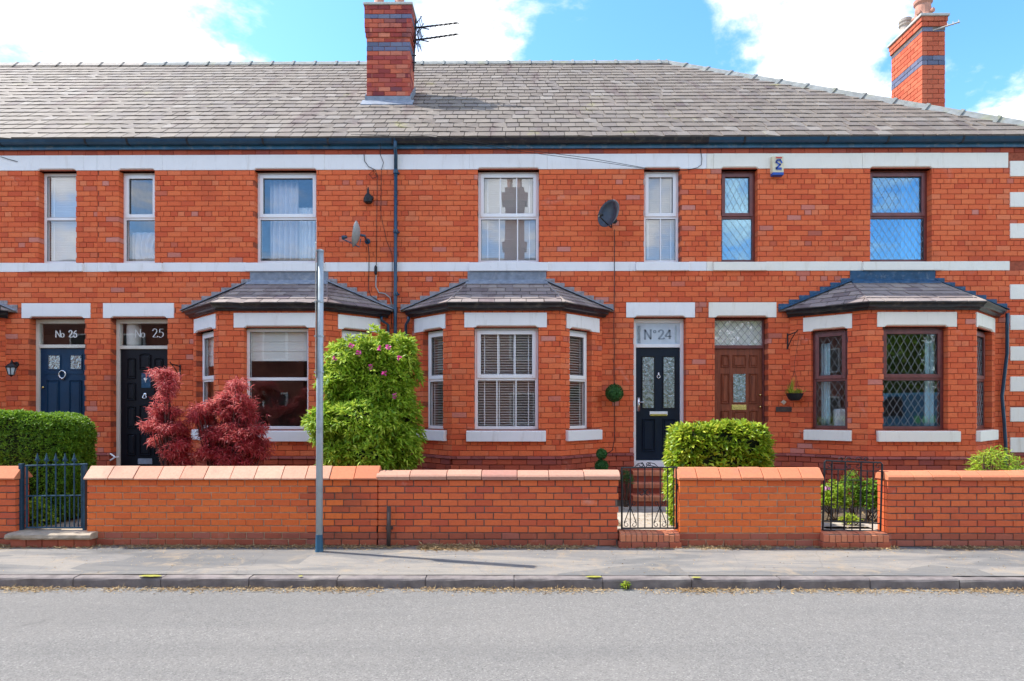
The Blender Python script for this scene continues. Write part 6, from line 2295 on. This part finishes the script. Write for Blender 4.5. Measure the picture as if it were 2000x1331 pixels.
def low_plant(label, px, py_top, py_bot, y, wpx, mat, n_, L_, W_, cat='plant', name='garden_plant', spread=.6, up=.8):
    c0 = at(px, py_bot, y)
    k = (y + D) / F
    t = thing(name, label, cat, (c0.x, y, .27))
    hgt = (py_bot - py_top) * k
    rx = wpx * k / 2
    v = rng.normal(size=(n_, 3)); v /= np.linalg.norm(v, axis=1)[:, None]; v[:, 2] = np.abs(v[:, 2])
    v *= rng.uniform(.3, 1, n_)[:, None] ** .5
    p_ = v * np.array([rx, rx * .7, hgt * .92]) + np.array([c0.x, y, c0.z])
    dd = v * np.array([1, 1, .4]) * spread + np.array([0, 0, up]) + rng.normal(0, .35, v.shape)
    a, d = rosettes(p_, dd / np.linalg.norm(dd, axis=1)[:, None], 4, .6)
    leaves('foliage', a, d, L_, W_, mat, t, droop=.2)
    q = MB()
    for i in range(9):
        e_ = p_[random.randrange(n_)]
        q.tube([(c0.x + random.uniform(-rx, rx) * .4, y, min(.25, c0.z)), tuple(e_)], .006, 5)
    q.build('stems', M['bark'], t)
    return t


low_plant('low lime plants behind the left bars of the navy gate', 75, 965, 1035, -2.6, 70, M['leaf_lime'], 340, .05, .028)
low_plant('low yellow-green clump behind the right bars of the navy gate', 112, 972, 1018, -2.3, 40, M['leaf_laurel'], 180, .05, .025)
low_plant('pointed dwarf conifer behind the square-topped gate', 1664, 915, 985, -1.9, 62, M['leaf_hedge'], 420, .05, .014, 'conifer', 'dwarf_conifer', up=1.6)
low_plant('bushy green plants behind the left of the square-topped gate', 1625, 935, 990, -2.0, 66, M['leaf_lime'], 360, .055, .026)
low_plant('bushy green plants behind the right of the square-topped gate', 1700, 932, 992, -2.0, 62, M['leaf_hedge'], 360, .055, .026)
low_plant('small yellowish weed in the gravel behind the square-topped gate', 1660, 1002, 1020, -2.5, 40, M['leaf_laurel'], 60, .05, .02, 'weed', 'weed')
low_plant('feathery pale green fern above the right-hand garden wall', 1945, 868, 935, -1.5, 100, M['leaf_lime'], 230, .10, .016, 'fern', 'fern', spread=1.1, up=.6)
low_plant('taller pale umbel-headed stems at the right edge of the wall', 1925, 865, 935, -1.6, 50, M['leaf_laurel'], 60, .06, .016, up=1.6)
low_plant('tuft of dark grass beside the brick steps', 1222, 918, 945, -1.0, 26, M['leaf_dark'], 90, .08, .010, 'grass tuft', 'grass_tuft', up=1.5)
q = MB()
c = at(1615, 954, -2.2)
for k in range(22):
    d = Vector((random.gauss(0, 1), random.gauss(-.5, .7), random.gauss(0, 1))).normalized(); s_ = d.orthogonal().normalized() * .014
    q.add([c, c + d * .03 + s_, c + d * .05, c + d * .03 - s_], [(0, 1, 2, 3)])
tag(q.build('flower_head', M['petal_pale']), 'pale pink flower seen through the square-topped gate', 'flower')

# ------------------------------------------------------------------ litter, weeds, spots
def litter(name, n_, xr_, yfun, z, L_, W_, mat, flat=.25, clump=None):
    x_ = rng.uniform(xr_[0], xr_[1], n_ * 3)
    dn = np.array([noise.noise(Vector((v * 1.3, 7.0, clump or 0))) + .5 * noise.noise(Vector((v * 5, 2.0, clump or 0))) for v in x_])
    x_ = x_[dn > rng.uniform(-.6, .45, len(x_))][:n_]
    y_ = yfun(x_)
    p_ = np.stack([x_, y_, np.full(len(x_), z) + rng.uniform(0, .012, len(x_))], 1)
    d = rng.normal(size=(len(x_), 3)) * np.array([1, 1, flat])
    o = leaves(name, p_, d, L_, W_, mat, None, fold=.3, jitter=.5)
    o['kind'] = 'stuff'
    return o


litter('leaf_litter', 12000, (-8.5, 9), lambda x_: GY - .02 - np.abs(rng.normal(0, .075, len(x_))), .118, .045, .009, M['litter'], clump=1)
litter('leaf_litter', 1600, (X(820, -3.1), X(940, -3.1)), lambda x_: GY - .03 - np.abs(rng.normal(0, .10, len(x_))), .122, .07, .009, M['litter'], clump=5)
litter('gutter_litter', 5200, (-7, 7), lambda x_: KY - .02 - np.abs(rng.normal(0, .075, len(x_))), .006, .04, .009, M['litter'], clump=2)
litter('pavement_litter', 900, (-8, 8), lambda x_: rng.uniform(KY + .15, GY - .05, len(x_)), .118, .02, .008, M['litter'], clump=3)
litter('garden_litter', 2500, (-8, 9), lambda x_: rng.uniform(-2.75, -1.2, len(x_)), .30, .04, .012, M['litter'], clump=4)
for (px, py, y_, lb) in ((1222, 1141, KY - .03, 'bright green weed sprouting in the gutter right of centre'), (1018, 1148, KY - .03, None)):
    if lb:
        low_plant(lb, px, py - 4, 1148, y_, 12, M['leaf_laurel'], 16, .04, .014, 'weed', 'weed')
def spot(label, px, py, w_, h_):
    q = MB()
    t_ = (H - .118) / ((py - HY) / F)
    y_ = -D + t_
    c = at(px, py, y_)
    pts = []
    for k in range(18):
        an = 2 * math.pi * k / 18
        rr_ = 1 + .25 * noise.noise(Vector((math.cos(an) * 2, math.sin(an) * 2, px)))
        pts.append((c.x + w_ * rr_ * math.cos(an), y_ + h_ * rr_ * math.sin(an), .1175))
    q.add(pts, [tuple(range(18))])
    tag(q.build('paint_mark', M['yellow']), label, 'paint mark', 'yellow paint marks on the pavement edge')
spot('long yellow paint mark on the pavement edge at the left', 294, 1126, .12, .035)
spot('yellow paint mark on the pavement edge near the middle gate', 1160, 1126, .09, .03)
spot('small yellow paint mark on the pavement edge before the laurel', 1360, 1127, .05, .025)
spot('tiny yellow paint dot on the pavement edge left of the pole', 587, 1126, .025, .02)

# ------------------------------------------------------------------ the other side of the street (seen only in the window panes)
def far_house(label, x0, x1, mat, chim):
    t = thing('opposite_house', label, 'house', ((x0 + x1) / 2, -17.5, 0), 'houses across the street')
    q = MB(); q.box(x0, x1, -25, -17.5, 0, 7.0); q.build('wall', mat, t)
    q = MB()
    q.add([(x0, -17.2, 7.0), (x1, -17.2, 7.0), (x1, -21.2, 9.8), (x0, -21.2, 9.8), (x0, -25.3, 7.0), (x1, -25.3, 7.0)], [(0, 3, 2, 1), (3, 4, 5, 2), (0, 4, 3), (1, 2, 5)])
    q.build('roof', M['slate'], t)
    n_ = int((x1 - x0) / 2.2)
    for i in range(n_):
        for zz in (1.2, 4.0):
            c = x0 + (i + .5) * (x1 - x0) / n_
            q = MB(); q.box(c - .55, c + .55, -17.48, -17.4, zz, zz + 1.4); w_ = q.build('window', M['stucco'], t)
            q = MB(); q.box(c - .47, c + .47, -17.39, -17.38, zz + .08, zz + 1.32); q.build('pane', M['door_black'], w_)
    for cx in chim:
        q = MB()
        q.box(cx - .5, cx + .5, -21.1, -20.3, 7.5, 13.2); q.box(cx - .66, cx + .66, -21.25, -20.15, 12.5, 12.9); q.box(cx - .62, cx + .62, -21.2, -20.2, 10.1, 10.4)
        c_ = q.build('chimney', mat, t)
        for k in (-.25, .25):
            q = MB(); q.lathe((cx + k, -20.7, 13.2), [(.14, 0), (.12, .5), (.15, .55)], 10); q.build('chimney_pot', M['pot'], c_)


far_house('brick house with a tall chimney mirrored in the middle upper window', -9, 4.2, M['brick_far'], (-.1, -7))
far_house('brick house mirrored in the left bay window', -24, -9.4, M['brick_far'], (-16,))
def far_tree(label, x_, y_, h_, r_, seed):
    t = thing('broadleaf_tree', label, 'tree', (x_, y_, 0), 'trees across the street')
    limbs(t, (x_, y_, -.05), [(x_ + random.uniform(-r_, r_) * .6, y_ + random.uniform(-r_, r_) * .5, h_ * random.uniform(.6, .95)) for _ in range(6)], .22, M['bark'])
    P_, N_ = on_super(2600, (x_, y_, h_ * .6), (r_, r_, h_ * .42), 2.0, .5, 1.0, .6, seed=seed, fq=.7)
    leaves('crown', P_, N_ + rng.normal(0, .8, N_.shape), .45, .32, M['leaf_hedge'], t)
for i, (x_, y_, h_, r_) in enumerate(((7.5, -24, 7.5, 2.8), (12.5, -26, 8.5, 3.4), (18.5, -24, 7.2, 3.2), (24.5, -26, 8.5, 3.6))):
    far_tree(['small', 'tallest', 'squat', 'broad'][i] + ' leafy tree across the street mirrored in the leaded bay panes', x_, y_, h_, r_, i * 2.0)
# van
t = thing('parked_van', 'blue van parked across the street and mirrored in the leaded bay window', 'van', (14.5, -14.2, 0))
vp = [(-2.5, .35), (-2.5, 1.25), (-2.3, 1.45), (-1.5, 1.62), (-.75, 2.45), (2.45, 2.5), (2.55, 2.2), (2.55, .35)]
q = MB()
vs = [(14.5 + a, -13.3, z_) for a, z_ in vp] + [(14.5 + a, -15.1, z_) for a, z_ in vp]
k = len(vp)
q.add(vs, [tuple(range(k)), tuple(range(2 * k - 1, k - 1, -1))] + [(j, j + k, (j + 1) % k + k, (j + 1) % k) for j in range(k)])
q.build('body', M['van_blue'], t, bevel=.08)
for dx in (-1.6, 1.6):
    for y_ in (-13.32, -15.08):
        q = MB(); q.lathe((14.5 + dx, y_, .36), [(.36, -.1), (.36, .1)], 20, axis=(0, 1, 0)); w_ = q.build('wheel', M['rubber'], t)
        q = MB(); q.lathe((14.5 + dx, y_, .36), [(.2, -.11), (.2, .11)], 14, axis=(0, 1, 0)); q.build('rim', M['galv'], w_)
q = MB(); q.add([(14.5 - 1.40, -13.28, 1.6), (14.5 - .25, -13.28, 1.6), (14.5 - .25, -13.28, 2.3), (14.5 - .8, -13.28, 2.3)], [(0, 1, 2, 3)]); q.build('side_window', M['door_black'], t)
q = MB()
for i in range(7):
    q.box(14.5 + .2 + i * .28, 14.5 + .40 + i * .28, -13.292, -13.285, 1.35, 1.62)
q.build('green_stripe_lettering', M['van_green'], t)
